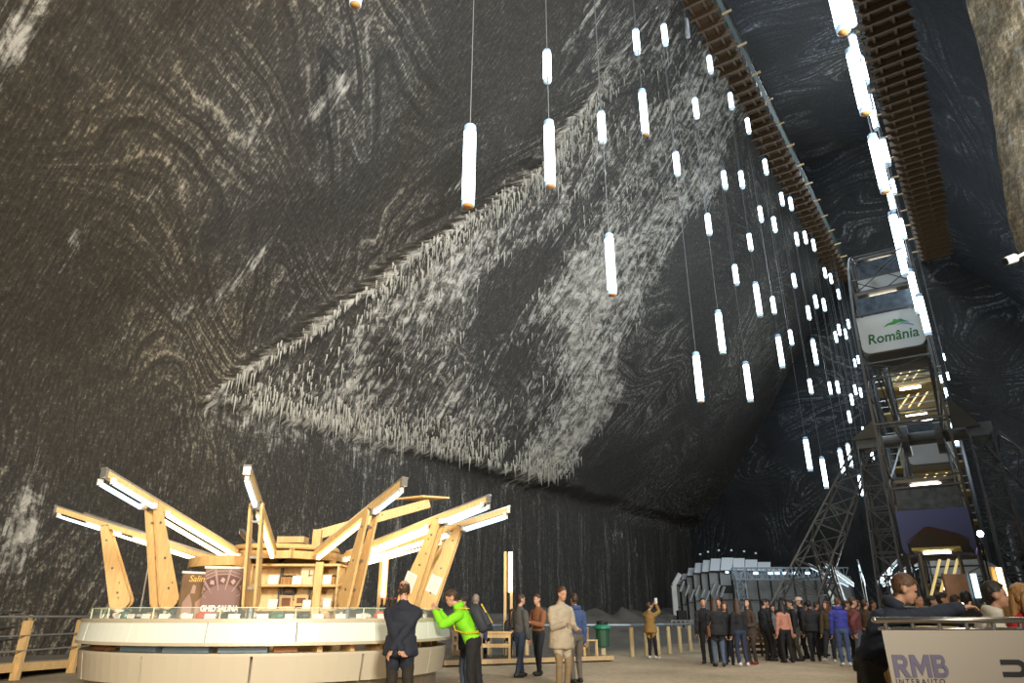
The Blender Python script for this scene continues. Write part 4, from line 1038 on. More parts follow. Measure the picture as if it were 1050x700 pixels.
def clip(poly, w, h):
    for ax_, lim, sgn in ((0, .01, 1), (0, w-.01, -1), (1, .01, 1), (1, h-.01, -1)):
        out = []
        for a_, b_ in zip(poly, poly[1:]+poly[:1]):
            ia, ib = (a_[ax_]-lim)*sgn >= 0, (b_[ax_]-lim)*sgn >= 0
            if ia: out.append(a_)
            if ia != ib:
                t_ = (lim-a_[ax_])/(b_[ax_]-a_[ax_]); out.append((a_[0]+(b_[0]-a_[0])*t_, a_[1]+(b_[1]-a_[1])*t_))
        poly = out
        if len(poly) < 3: return None
    return poly
class CMB(MB):
    def prism(self, poly, *a):
        poly = clip(poly, w, h)
        return super().prism(poly, *a) if poly else self
for i, aa in enumerate((148, 126, 104, 82, 60, 38)):
    def fan(r, a_, i=i): return (w*.52+math.cos(rad(a_))*r*.56, h*.20+math.sin(rad(a_))*r*.56)
    def ring_(r0, r1, a0, a1): return [fan(r0, a0), fan(r0, a1), fan(r1, a1), fan(r1, a0)]
    pr = CMB().prism([q for q in ring_(.58, .80, aa-19, aa-2) if True], o+f, ax, (0, 0, 1), ny, .003)
    pr.build('photo', M_POSTD, t) if pr.v else None
    hl_ = CMB().prism([fan(.60, aa-14), fan(.66, aa-6), fan(.74, aa-10), fan(.70, aa-16)], o+f*1.2, ax, (0, 0, 1), ny, .003)
    if hl_.v: hl_.build('photo_highlight', M_PINKL, t)
    q = CMB()
    for a_ in (aa-20.5, aa-.5): q.prism([fan(.44, a_-.5), fan(.44, a_+.5), fan(1.0, a_+.5), fan(1.0, a_-.5)], o+f*1.1, ax, (0, 0, 1), ny, .003)
    for r_ in (.98, .82, .90): q.prism(ring_(r_, r_+.012, aa-20, aa-1), o+f*1.1, ax, (0, 0, 1), ny, .003)
    q.build('frame_line', M_PINKL, t)
text_mesh('lettering', 'GHID SALINA', M_CARD, t, o+ax*(w*.5)+Vector((0, 0, h*.19))+f*1.3, ax, (0, 0, 1), .112, off=.004, sx=.74)
t, o, ax, ny, w, h = poster(186, 208, 587.5, 10.75, 'sepia poster with yellow heading, left of the mauve poster', M_SEPIA, .35)
f = ny*.014
text_mesh('lettering', 'Salina', mat('poster_yellow', (.75, .50, .14), .6), t, o+ax*(w*.5)+Vector((0, 0, h*.88))+f, ax, (0, 0, 1), .13, shear=.2)
for poly, m in (([(.1, 0), (.1, .35), (.28, .55), (.42, .30), (.40, 0)], M_PINKL), ([(.55, .0), (.50, .35), (.75, .52), (.92, .42), (.85, .1), (.80, 0)], mat('faded_rose_ink', (.42, .25, .19), .6)), ([(.3, .55), (.35, .75), (.45, .72), (.45, .55)], M_PINKL), ([(.65, .55), (.68, .75), (.85, .72), (.85, .55)], M_PINKL)):
    MB().prism([(x*w, y*h) for x, y in poly], o+f, ax, (0, 0, 1), ny, .003).build('figure_shape', m, t)

# ================================================================== FAR KIOSK WITH WHITE ARMS
FK = Vector((gx(893, 36, 1.5), 36, 0)); SCF = .68
M_WARMW = wood('white_painted_board', (.62, .64, .62), .9)
ct = thing('far_kiosk_counter', 'small round counter of the second kiosk behind the crowd', 'counter', FK)
ct.name = 'kiosk_counter'
mb = MB(); arc_band(mb, 1.2, 2.1, 1.05, 1.12, 0, 2*PI, 40, c=FK); mb.build('counter_top', M_EDGE, ct)
mb = MB(); arc_band(mb, 1.9, 2.08, 0, 1.05, 0, 2*PI, 40, c=FK); mb.build('front', M_PANEL, ct)
for adeg, l in ((178, 'white lamp arm of the far kiosk, furthest left'), (205, 'white lamp arm of the far kiosk, second from the left'), (240, 'white lamp arm of the far kiosk, third from the left'), (278, 'white lamp arm of the far kiosk pointing at the viewer'), (318, 'white lamp arm of the far kiosk, right of the one facing the viewer'), (345, 'white lamp arm of the far kiosk, second from its right'), (8, 'white lamp arm of the far kiosk, furthest right')):
    arm(adeg, l, c=FK, sc=SCF, zsc=1.22, tubes=1, cool=M_COOLK, warm=M_COOLK, group='lamp arms of the far kiosk', wm=M_WARMW)
# ================================================================== RAMP WITH RAILS ON THE LEFT
rp = thing('wooden_ramp', 'raised plank ramp with pine posts and thin pipe rails left of the kiosk', 'ramp', (-11.8, 16, 0))
RX0, RX1 = -10.7, -13.3
zr = lambda y: .36-.022*(y-15)
Y0, Y1 = 11., 24.
mb = MB()
for i in range(66):
    y = Y0+i*.2; mb.box(((RX0+RX1)/2, y, zr(y)), (abs(RX1-RX0), .19, .04))
mb.build('plank_deck', mat('deck_plank', (.25, .21, .16), .8, var=.3, scale=4), rp)
for x in (RX0+.03, RX1-.03): MB().bar((x, Y0-.1, zr(Y0)-.09), (x, Y1+.2, zr(Y1)-.09), .05, .17).build('side_beam', M_PINE, rp)
for x, ys, zt in ((RX0+.08, (12.2, 14.2, 16.2, 18.2, 20.2, 22.2), 1.18), (RX1-.08, (12.8, 14.6, 16.2, 18.0, 20.4, 22.4), 1.30)):
    for y in ys: MB().bar((x, y, 0), (x, y, zt), .12, .16, up=(1, 0, 0)).build('post', M_PINE if x > RX1+.5 else M_PINED, rp)
    for z in (zt+.08, zt-.30, zt-.60):
        MB().tube((x+.07*(1 if x > RX1+.5 else -1), Y0, z), (x+.07*(1 if x > RX1+.5 else -1), Y1, z-(.0 if z > zt else .0)), .024 if z > zt else .016).build('pipe_rail', M_ALU if x > RX1+.5 else M_STEEL, rp)

# ================================================================== FENCE OF STUMPS WITH A PIPE RAIL
fc = thing('stump_fence', 'blue grey pipe rail on round pale wooden stumps along the rubble', 'fence', (gx(648, 25, .5), 25, 0))
M_STUMP = wood('pale_stump', (.55, .42, .22))
M_RAILB = mat('blue_grey_pipe', (.26, .32, .38), .35, .5)
pts = []
for px, Y in ((470, 24.4), (500, 24.5), (540, 24.6), (575, 24.7), (602, 24.8), (648, 25.0), (662.5, 25.6), (674.5, 26.2), (686, 26.9), (697, 27.7), (707.5, 29.0), (718, 32.4)):
    x = gx(px, Y, .4); pts.append(Vector((x, Y, .97)))
    MB().tube((x, Y, 0), (x, Y, .90), .078, .07, n=12).build('stump', M_STUMP, fc)
    MB().tube((x, Y, .9), (x, Y, .97), .02).build('bracket', M_STEEL, fc)
pts.append(Vector((gx(726, 35.5, 1), 35.5, .97))); mb = MB(); mb.path(pts, .042, n=8); mb.build('pipe_rail', M_RAILB, fc)

# bin
Yb_ = 24.0; xb = gx(618, Yb_, .6)
bn = thing('litter_bin', 'green litter bin with brighter green rim on a short wooden post', 'bin', (xb, Yb_, 0))
mb = MB(); rings = []
for z, r in ((.33, .19), (.36, .205), (.86, .225)): rings.append([Vector((xb+r*math.cos(2*PI*k/16), Yb_+r*.8*math.sin(2*PI*k/16), z)) for k in range(16)])
mb.loft(rings); mb.build('bin_body', mat('bin_green', (.015, .07, .03), .5), bn)
mb = MB(); mb.lathe([(.21, .86), (.285, .88), (.285, .93), (.24, .98), (.2, 1.0), (.19, .98), (.19, .9)], c=(xb, Yb_, 0), n=18); mb.build('rim', mat('bin_rim_green', (.02, .20, .11), .4), bn)
mb = MB(); mb.lathe([(.18, .99), (.19, 1.09), (.15, 1.12), (.01, 1.12)], c=(xb, Yb_, 0), n=14); mb.build('lid', M_BLACK, bn)
mb = MB(); mb.bar((xb, Yb_, 0), (xb, Yb_, .34), .14, .14); mb.build('post', M_STUMP, bn)

# low platform under the tables
pl = thing('low_platform', 'low wooden platform edge in front of the tables', 'platform', (gx(570, 20.4, 0), 20.4, 0))
xa, xb2 = gx(455, 20.2, 0), gx(628, 22.8, 0)
mb = MB(); mb.add([(xa, 20.2, .02), (xb2, 22.6, .02), (xb2, 23.4, .02), (xa, 23.4, .02), (xa, 20.2, .13), (xb2, 22.6, .13), (xb2, 23.4, .13), (xa, 23.4, .13)], [(3, 2, 1, 0), (4, 5, 6, 7), (0, 1, 5, 4), (1, 2, 6, 5), (2, 3, 7, 6), (3, 0, 4, 7)]); mb.build('platform_deck', mat('platform_grey', (.10, .085, .06), .8, var=.3), pl)
mb = MB(); mb.bar((xa, 20.17, .10), (xb2, 22.57, .10), .07, .12); mb.build('edge_board', M_PINED, pl)

def table(px, Y, label, w=.95, d=.7, h=.76, m=None):
    x = gx(px, Y, .7); z0 = .131
    t = thing('wooden_table', label, 'table', (x, Y, z0)); m = m or M_PINE
    MB().box((x, Y, z0+h-.02), (w, d, .045)).build('tabletop', m, t)
    for dx, dy, sw, sd in ((0, -d/2+.05, w-.1, .03), (0, d/2-.05, w-.1, .03)): MB().box((x+dx, Y+dy, z0+h-.10), (sw, sd, .12)).build('apron', m, t)
    MB().box((x, Y-d/2+.05, z0+.36), (w-.14, .03, .10)).build('stretcher', m, t)
    for dx in (-1, 1):
        for dy in (-1, 1): MB().bar((x+dx*(w/2-.07), Y+dy*(d/2-.07), z0), (x+dx*(w/2-.07), Y+dy*(d/2-.07), z0+h-.04), .06, .06).build('leg', m, t)
    return t
def chair(px, Y, yaw, label, z0=.131, m=None):
    x = gx(px, Y, .7); t = thing('wooden_chair', label, 'chair', (x, Y, z0)); m = m or M_PINE
    R = Matrix.Rotation(yaw, 3, 'Z'); o = Vector((x, Y, z0))
    def q(a, b, c): return o+R @ Vector((a, b, c))
    mb = MB(); mb.box(q(0, 0, .44), (.44, .42, .035), M=R); mb.build('seat', m, t)
    for dx in (-.19, .19):
        MB().bar(q(dx, -.18, 0), q(dx, -.18, .43), .045, .045).build('leg', m, t)
        MB().bar(q(dx, .19, 0), q(dx, .23, .90), .045, .045).build('leg', m, t)
    mb = MB(); [mb.bar(q(-.2, .225, z), q(.2, .225, z), .03, h_) for z, h_ in ((.83, .16), (.62, .08))]; mb.build('backrest', m, t)
    return t
table(508, 21.3, 'small pine table with a stretcher in front of the seated pair', .95, .6, .72)
table(478, 23.0, 'dark topped table mostly hidden behind the men at the counter', .9, .6, .72, M_BROWN)
chair(605, 23.0, PI*.5, 'pine chair standing empty between the beige jacket and the green bin')
chair(497, 22.6, PI, 'pine chair at the left behind the small pine table', m=M_PINED)
chair(524, 22.9, PI, 'pine chair under the seated woman behind the small table', m=M_PINED)

# slatted bench behind the crowd
bx0, bx1 = gx(742, 25.2, .4), gx(806, 25.2, .4)
bb = thing('slatted_bench', 'long dark slatted bench behind the standing crowd', 'bench', ((bx0+bx1)/2, 25.2, 0))
mb = MB()
for z in (.12, .3, .48, .66, .84, 1.0): mb.bar((bx0, 25.4, z), (bx1, 25.4, z), .04, .11)
mb.build('backrest', M_BROWN, bb)
mb = MB(); [mb.bar((bx0, 25.0+dy, .45), (bx1, 25.0+dy, .45), .11, .04) for dy in (0, .13, .26)]; mb.build('seat', M_BROWN, bb)
for x in np.linspace(bx0+.2, bx1-.2, 4): MB().bar((x, 25.43, 0), (x, 25.43, 1.05), .07, .07).build('post', M_BROWN, bb); MB().bar((x, 25.0, 0), (x, 25.0, .43), .07, .07).build('leg', M_BROWN, bb)
mb = MB()
# ================================================================== BARRIER WITH THE BANNER, RIGHT FOREGROUND
YB_ = 6.0
bxl, bxr = gx(896, YB_, 1.28), gx(1140, YB_, 1.28)
br = thing('banner_barrier', 'metal tube barrier with a pale printed banner in the right foreground', 'barrier', (bxl, YB_, 0))
RZ = at(525, 635.5, YB_).z
M_TUBE = mat('polished_tube', (.50, .47, .42), .25, .9)
mb = MB(); mb.tube((bxl, YB_, RZ), (bxr, YB_, RZ), .025, n=14); mb.ell((bxl, YB_, RZ), (.025, .025, .025)); mb.build('handrail', M_TUBE, br, smooth=True)
RZ2 = at(525, 644.5, YB_).z
mb = MB(); mb.tube((bxl+.03, YB_+.02, RZ2), (bxr, YB_+.02, RZ2), .013, n=10); mb.build('lower_rail', M_TUBE, br, smooth=True)
for i, x in enumerate(np.linspace(bxl+.09, bxr-.1, 9)): MB().tube((x, YB_+.01, 0 if i % 2 == 0 else RZ2), (x, YB_+.01, RZ), .017, n=8).build('post', M_TUBE, br)
gxm = np.linspace(bxl+.02, bxr, 60); gzm = np.linspace(.12, RZ2-.01, 30)
GX, GZm = np.meshgrid(gxm, gzm, indexing='ij')
GY = YB_-.045+.001*np.sin(GX*5+GZm*3)+.003*fbm(GX*2.2, GZm*2.5, s=7)-.02*0
M_BAN = mat('banner_sheet', (.40, .35, .29), .55, var=.07, scale=1.2)
P = np.stack([GX-.07*0-(RZ2-GZm)*-.02, GY, GZm], -1)
ban = grid_obj('banner', P, M_BAN); ban.parent = br
ban.data.vertices.foreach_get('co', co := np.zeros(len(ban.data.vertices)*3, np.float32)); co = co.reshape(-1, 3)-np.array(br.location, np.float32); ban.data.vertices.foreach_set('co', co.reshape(-1)); ban.data.update()
M_RMB = mat('banner_purple', (.155, .135, .20), .6); M_INK = mat('banner_black', (.02, .02, .022), .6)
yq = YB_-.0485
def bxp(px, py): p = at(px, py, yq); return Vector((p.x, yq, p.z))
c1 = bxp(944.5, 682.5); hh = (bxp(944, 670).z-bxp(944, 694).z)
def arc_ring(mb, cx, cy, r0, r1, a0, a1, n=10):
    o_ = [(cx+r1*math.cos(a0+(a1-a0)*i/n), cy+r1*math.sin(a0+(a1-a0)*i/n)) for i in range(n+1)]
    i_ = [(cx+r0*math.cos(a0+(a1-a0)*i/n), cy+r0*math.sin(a0+(a1-a0)*i/n)) for i in range(n+1)]
    for i in range(n): mb.append([i_[i], o_[i], o_[i+1], i_[i+1]])
def rect(x0, y0, x1, y1): return [(x0, y0), (x1, y0), (x1, y1), (x0, y1)]
LET = []
LET.append((0, [rect(0, 0, .27, 1), rect(.27, .78, .52, 1), rect(.27, .38, .52, .60), [(.34, .40), (.62, .44), (.90, 0), (.58, 0)]])); arc_ring(LET[-1][1], .52, .69, .09, .31, -PI/2, PI/2)
LET.append((.96, [rect(0, 0, .25, 1), rect(.87, 0, 1.12, 1), [(.0, 1), (.30, 1), (.56, .50), (.56, .08)], [(1.12, 1), (.82, 1), (.56, .50), (.56, .08)][::-1]]))
LET.append((2.17, [rect(0, 0, .27, 1), rect(.27, .80, .52, 1), rect(.27, .41, .55, .60), rect(.27, 0, .55, .20)])); arc_ring(LET[-1][1], .50, .745, .08, .255, -PI/2, PI/2); arc_ring(LET[-1][1], .54, .30, .10, .30, -PI/2, PI/2)
x_l0, x_r0 = bxp(916, 682).x, bxp(971.5, 682).x; zb0, zt0 = bxp(944, 694.5).z, bxp(944, 671).z
mb = MB(); sx_ = (x_r0-x_l0)/3.01; LQ = 0
for ox, polys in LET:
    for pl_ in polys: LQ += 1; mb.prism([((ox+a_)*sx_, b_*(zt0-zb0)) for a_, b_ in pl_], Vector((x_l0, yq-.0004*(LQ % 7), zb0)), (1, 0, 0), (0, 0, 1), (0, -1, 0), .003)
mb.build('lettering', M_RMB, ban)
c2 = bxp(944, 699)
text_mesh('lettering', 'INTERAUTO', M_INK, ban, c2, (1, 0, 0), (0, 0, 1), .056, off=.0, sx=1., ext=.0005, sp=1.35)
k0 = bxp(1025, 676); k1 = bxp(1058, 694); w_, h_ = k1.x-k0.x, k0.z-k1.z
def stadium(x0, x1, z0, z1, n=10):
    r = (z1-z0)/2; out = [(x0, z0), (x1-r, z0)]
    for i in range(n+1):
        a = -PI/2+PI*i/n; out.append((x1-r+r*math.cos(a), (z0+z1)/2+r*math.sin(a)))
    out.append((x0, z1)); return out
o = Vector((k0.x, yq, k1.z))
t1 = h_*.30
outer = stadium(0, w_*.92, 0, h_); inner = stadium(0, w_*.92-t1*1.2, t1, h_-t1)
MB().prism([(0, h_-t1), (0, h_)]+outer[::-1][1:-1]+[(0, 0), (0, t1)]+inner[1:-1], o, (1, 0, 0), (0, 0, 1), (0, -1, 0), .002).build('black_emblem', M_INK, ban)

# pale pine shelf behind the barrier and a bench for the couple
t = thing('pine_counter', 'pine board counter standing just behind the barrier', 'counter', (gx(935, 6.9, 1.2), 6.9, 0))
xa, xb2 = gx(905, 7.0, 1.2), gx(968, 7.0, 1.2); zt = at(525, 639.5, 7.0).z
mb = MB(); 
for i in range(5): x = xa+(xb2-xa)*(i+.5)/5; mb.box((x, 7.0, zt-.035), ((xb2-xa)/5-.012, .5, .03))
mb.build('board_top', M_PINE, t)
for x in (xa+.05, xb2-.05):
    for y in (6.8, 7.2): MB().bar((x, y, 0), (x, y, zt-.05), .06, .06).build('leg', M_PINE, t)
t = thing('bench_seat', 'plain bench the hooded man and the fair haired woman sit on', 'bench', (gx(1020, 7.0, .6), 7.1, 0))
xa, xb2 = gx(985, 7.1, .6), gx(1075, 7.1, .6)
MB().box(((xa+xb2)/2, 7.28, .60), (xb2-xa, .72, .05)).build('seat', M_PINED, t)
for x in (xa+.1, xb2-.1):
    for y in (7.0, 7.55): MB().bar((x, y, 0), (x, y, .575), .07, .07).build('leg', M_PINED, t)
# ================================================================== PEOPLE
M_SKIN = mat('skin', (.50, .27, .17), .55, var=.08, scale=6)
M_EYE = mat('dark_eye', (.02, .012, .01), .3); M_LIP = mat('lip', (.36, .11, .09), .5)
def cloth(name, col, var=.18): return mat('cloth_'+name, col, .85, var=var, scale=9, bump=.25)
HAIRS = {'brown': mat('hair_brown', (.045, .022, .010), .6, var=.85, scale=22, stretch=(3, 3, .5)), 'dark': mat('hair_dark', (.014, .009, .007), .6, var=.85, scale=22, stretch=(3, 3, .5)),
         'blond': mat('hair_blond', (.36, .19, .07), .6, var=.85, scale=22, stretch=(3, 3, .5)), 'grey': mat('hair_grey', (.24, .19, .15), .6, var=.3, scale=25), 'light': mat('hair_light_brown', (.085, .038, .016), .6, var=.85, scale=22, stretch=(3, 3, .5))}

def ik(a, b, l1, l2, pole):
    a, b, pole = Vector(a), Vector(b), Vector(pole); v = b-a; d = v.length
    if d > (l1+l2)*.999: b = a+v.normalized()*((l1+l2)*.999); v = b-a; d = v.length
    v.normalize(); x = (l1*l1-l2*l2+d*d)/(2*d); h = math.sqrt(max(1e-6, l1*l1-x*x))
    p = pole-v*pole.dot(v); p.normalize(); return a+v*x+p*h, b

def remeshed(mb, vox, smooth=3):
    me = bpy.data.meshes.new('tmp'); me.from_pydata(mb.v, [], mb.f); o = bpy.data.objects.new('tmp', me); COL.objects.link(o)
    r = o.modifiers.new('r', 'REMESH'); r.mode = 'VOXEL'; r.voxel_size = vox; r.use_smooth_shade = True
    s = o.modifiers.new('s', 'SMOOTH'); s.factor = .5; s.iterations = smooth
    dg = bpy.context.evaluated_depsgraph_get(); out = bpy.data.meshes.new_from_object(o.evaluated_get(dg))
    bpy.data.objects.remove(o); bpy.data.meshes.remove(me)
    nv = len(out.vertices); V = np.zeros(nv*3); out.vertices.foreach_get('co', V); V = V.reshape(-1, 3)
    NR = np.zeros(nv*3); out.vertices.foreach_get('normal', NR); NR = NR.reshape(-1, 3)
    F = np.zeros(len(out.polygons)*4, np.int32); tot = np.zeros(len(out.polygons), np.int32); out.polygons.foreach_get('loop_total', tot)
    if (tot == 4).all(): out.loops.foreach_get('vertex_index', F); F = F.reshape(-1, 4)
    else: F = np.array([tuple(p.vertices)+((p.vertices[-1],) if len(p.vertices) == 3 else ()) for p in out.polygons if len(p.vertices) in (3, 4)])
    bpy.data.meshes.remove(out)
    return V, NR, F
def mesh_from(name, V, F, m, parent):
    me = bpy.data.meshes.new(name); me.from_pydata([tuple(v) for v in V], [], [tuple(int(i) for i in f) if f[2] != f[3] else tuple(int(i) for i in f[:3]) for f in F])
    me.polygons.foreach_set('use_smooth', [True]*len(me.polygons)); me.materials.append(m); me.update()
    o = bpy.data.objects.new(name, me); COL.objects.link(o); o.parent = parent; return o
def smask(V, F, keep, off, NR):
    """faces kept, pushed outwards by off (per vertex)"""
    F2 = F[keep]; ids, inv = np.unique(F2.reshape(-1), return_inverse=True)
    return V[ids]+NR[ids]*(off[ids][:, None] if hasattr(off, '__len__') else off), inv.reshape(-1, 4)
def segd(P, a, b, ra, rb):
    a = np.array(a); b = np.array(b); ab = b-a; t = np.clip(((P-a) @ ab)/(ab @ ab+1e-9), 0, 1)
    return np.linalg.norm(P-(a+t[:, None]*ab), axis=1)-(ra+(rb-ra)*t)

def person(label, px, Y, yaw, h=1.74, top=('black', (.015, .015, .017)), bottom=('black', (.012, .012, .014)), shoes=('dark', (.02, .018, .016)), hair='dark', style='short', sex='m',
           lean=0., head=(0., 0.), hl=None, hr=None, feet=((-.10, .0), (.10, .03)), coat=0, hips=None, bulk=1., vox=.018, z0=0., sit=None, group='people in the hall', hood=None, cap=None, palms=0, zoff=0., x=None, elbow=None, collar=None, knees=None, tilt=0., sleeve=None):
    k = h/1.75
    X = gx(px, Y, 1.2) if x is None else x
    root = thing('person', label, 'person', (X, Y, z0), group, rz=yaw)
    fem = sex == 'f'
    hipz = .915*k if sit is None else sit+.09*k
    pel = Vector((0, 0, hipz)) if hips is None else Vector((hips[0], hips[1], hipz))
    sp = Vector((math.sin(tilt), math.sin(lean)*math.cos(tilt), math.cos(lean)*math.cos(tilt))); fw = Vector((0, math.cos(lean), -math.sin(lean))); rt = Vector((1, 0, 0))
    neck = pel+sp*(.535*k); chest = pel+sp*(.36*k); waist = pel+sp*(.15*k)
    sw = (.165 if fem else .188)*k*(.6+.4*bulk)
    shl = neck-sp*.105*k-rt*sw; shr = neck-sp*.105*k+rt*sw
    # head frame: head=(turn left/right, nod down)
    hy, hp = head
    HR = Matrix.Rotation(hy, 3, 'Z') @ Matrix.Rotation(-hp-lean*.55, 3, 'X')
    hbase = neck+sp*.055*k; hc = hbase+HR @ Vector((0, .035*k, .135*k))
    def H(a, b, c): return hc+HR @ Vector((a*k, b*k, c*k))
    mb = MB(); segs = []
    def cap_(a, b, ra, rb, reg, n=12):
        ra *= k; rb *= k; a, b = Vector(a), Vector(b)
        mb.tube(a, b, ra, rb, n=n); mb.ell(a, (ra, ra, ra), n=n, m=8); mb.ell(b, (rb, rb, rb), n=n, m=8); segs.append((reg, a, b, ra, rb))
    # torso
    B = bulk
    W_ = dict(pel=(.165 if not fem else .172, .118), wst=((.150 if not fem else .128)*B, .108*B), cst=((.172 if not fem else .150)*B, (.122 if not fem else .125)*B), shd=(.165 if not fem else .145, .085))
    rings = []
    for c, (rx, ry), u in ((pel-sp*.09*k, (.12, .09), 0), (pel-sp*.03*k, W_['pel'], 0), (pel+sp*.06*k, (W_['pel'][0]*.96, W_['pel'][1]), 0), (waist+sp*.03*k, W_['wst'], 0), (chest-sp*.03*k, W_['cst'], 0), (chest+sp*.07*k, (W_['cst'][0]*1.0, W_['cst'][1]), 0), (neck-sp*.065*k, (W_['shd'][0]*.92, W_['shd'][1]), 0), (neck-sp*.01*k, (.085, .068), 0), (neck+sp*.03*k, (.055, .055), 0)):
        rings.append([c+rt*(rx*k*math.cos(2*PI*q/16))+fw*(ry*k*math.sin(2*PI*q/16)) for q in range(16)])
    mb.loft(rings)
    for s_, sh in ((-1, shl), (1, shr)): mb.tube(neck-sp*.035*k+rt*(s_*.03*k), sh+sp*.004*k, .058*k, .054*k, n=12); mb.ell(sh, (.056*k,)*3, n=12, m=8); segs.append(('torso', neck-sp*.035*k+rt*(s_*.03*k), neck.lerp(sh, .8)-sp*.02*k, .055*k, .045*k))
    segs.append(('pelvis', pel-sp*.08*k, pel+sp*.02*k, .13*k, .14*k)); segs.append(('torso', pel+sp*.06*k, neck-sp*.08*k, .13*k*B, .13*k*B)); segs.append(('torso', shl, shr, .05*k, .05*k))
    if coat:
        rr = []
        for t_, (rx, ry) in ((pel+sp*.14*k, (.168*B, .128*B)), (pel-Vector((0, 0, .02*k)), (.192*B, .150*B)), (pel-Vector((0, 0, coat*k)), (.20*B, .16*B)), (pel-Vector((0, 0, coat*k+.012)), (.15, .12))):
            rr.append([t_+rt*(rx*k*math.cos(2*PI*q/16))+Vector((0, 1, 0))*(ry*k*math.sin(2*PI*q/16)) for q in range(16)])
        mb.loft(rr); segs.append(('torso', pel, pel-Vector((0, 0, coat*k)), .19*k, .20*k))
    cap_(neck-sp*.02*k, hbase+HR @ Vector((0, .01*k, .05*k)), .058 if not fem else .05, .052 if not fem else .046, 'neck')
    # head
    mb.ell(H(0, -.008, .035), (.076*k, .098*k, .098*k), HR, 16, 12); mb.ell(H(0, .022, -.035), (.060*k, .074*k, .078*k), HR, 14, 10)
    mb.ell(H(0, .062, -.085), (.030*k, .028*k, .026*k), HR, 10, 8)
    mb.loft([[H(-.008, .088, .022), H(.008, .088, .022), H(.006, .07, .02), H(-.006, .07, .02)], [H(-.017, .108, -.030), H(.017, .108, -.030), H(.014, .075, -.034), H(-.014, .075, -.034)], [H(-.010, .10, -.040), H(.010, .10, -.040), H(.010, .07, -.042), H(-.010, .07, -.042)]])
    mb.ell(H(0, .082, .03), (.05*k, .016*k, .012*k), HR, 10, 6)
    for s in (-1, 1): mb.ell(H(s*.078, -.008, -.006), (.013*k, .024*k, .036*k), HR, 8, 6)
    segs.append(('head', H(0, 0, .04), H(0, .02, -.05), .085*k, .065*k))
    # arms
    l1, l2 = .29*k, .255*k
    EL = elbow or (None, None); hands = []
    for s, sh, ht, ep in ((-1, shl, hl, EL[0]), (1, shr, hr, EL[1])):
        ht = Vector((s*.25, .05, hipz/k*.53*2*.86 if False else .80)) if ht is None else Vector(ht)
        ht = ht*k
        ep = ep or (s*.5, -1., -.3)
        e, wr = ik(sh, ht, l1, l2, ep)
        sl = 1.16 if sleeve is None else sleeve
        cap_(sh, e, .053*sl*(.75+.25*B), .046*sl, 'uarm'); cap_(e, wr, .045*sl, .033*sl, 'farm'); hands.append((s, e, wr))
    # legs
    shoe_c = []
    for i, s in enumerate((-1, 1)):
        hj = pel+Vector((s*.092*k, 0, -.03*k)); f = Vector((feet[i][0]*k, feet[i][1]*k, (.085 if len(feet[i]) < 3 else feet[i][2])*k))
        kn, an = ik(hj, f, .408*k, .402*k, knees[i] if knees else (s*.15, 1, .0))
        cap_(hj, kn, .092, .062, 'thigh'); cap_(kn, an, .060, .046, 'shin')
        fd = Vector((s*.22, 1, 0)).normalized()
        cap_(an+Vector((0, 0, -.04*k))-fd*.045*k, an+fd*.15*k+Vector((0, 0, -.052*k)), .043, .034, 'foot'); shoe_c.append(an)
    V, NR, F = remeshed(mb, vox)
    # hands: palm, four unequal fingers and a thumb
    HV = []; HF = []; nb = 0
    for s, e, wr in hands:
        hm = MB(); dv = (wr-e).normalized(); sd = dv.cross(Vector((0, 0, 1)) if abs(dv.z) < .9 else Vector((0, 1, 0))); sd.normalize()
        if abs(dv.z) >= .9: sd = Vector((0, 1, 0)); sd = (sd-dv*sd.dot(dv)).normalized()
        up = sd.cross(dv)*(1 if s > 0 else -1)
        th = sd if abs(dv.z) >= .9 else sd*(-s)
        pw = wr+dv*.055*k
        rings = []
        for t_, a_, b_ in ((-.02, .024, .02), (.02, .034, .017), (.07, .042, .016), (.095, .040, .013)):
            rings.append([wr+dv*(t_*k)+th*(a_*k*math.cos(2*PI*q/10))+up*(b_*k*math.sin(2*PI*q/10)) for q in range(10)])
        hm.loft(rings)
        for j, (o_, ln_) in enumerate(((.030, .070), (.010, .078), (-.010, .072), (-.029, .056))):
            a0 = wr+dv*(.09*k)+th*(o_*k); a1 = a0+(dv*.8-up*.35*1)*(ln_*.5*k); a2 = a1+(dv*.55-up*.8)*(ln_*.5*k)
            hm.tube(a0-dv*.02*k, a1, .0095*k, .0085*k, n=6); hm.tube(a1, a2, .0085*k, .0065*k, n=6); hm.ell(a2, (.0066*k,)*3, n=6, m=4); hm.ell(a1, (.0088*k,)*3, n=6, m=4)
        a0 = wr+dv*.025*k+th*.03*k; a1 = a0+(dv*.6+th*.7)*.042*k; a2 = a1+(dv*.95+th*.2-up*.2)*.034*k
        hm.tube(a0-th*.015*k, a1, .0125*k, .010*k, n=6); hm.tube(a1, a2, .010*k, .0075*k, n=6); hm.ell(a1, (.0102*k,)*3, n=6, m=4); hm.ell(a2, (.0078*k,)*3, n=6, m=4)
        for v in hm.v: HV.append(v)
        for f in hm.f:
            g = [i+nb for i in f]
            if len(g) > 4:
                for q in range(1, len(g)-1): HF.append([g[0], g[q], g[q+1], g[q+1]])
            else: HF.append(g if len(g) == 4 else g+[g[-1]])
        nb = len(HV)
    VV = np.concatenate([V, np.array(HV)]); FF = np.concatenate([F, np.array(HF)+len(V)])
    mesh_from('body', VV, FF, M_SKIN, root)
    # clothing cut from the body's own surface
    FC = V[F].mean(1); regs = [s_[0] for s_ in segs]
    Dm = np.stack([segd(FC, a, b, ra, rb) for _, a, b, ra, rb in segs], 1); R = np.array(regs)[Dm.argmin(1)]
    isin = lambda *q: np.isin(R, q)
    spn = np.array(sp); along = (FC-np.array(pel)) @ spn
    hem = .03*k if not coat else -2
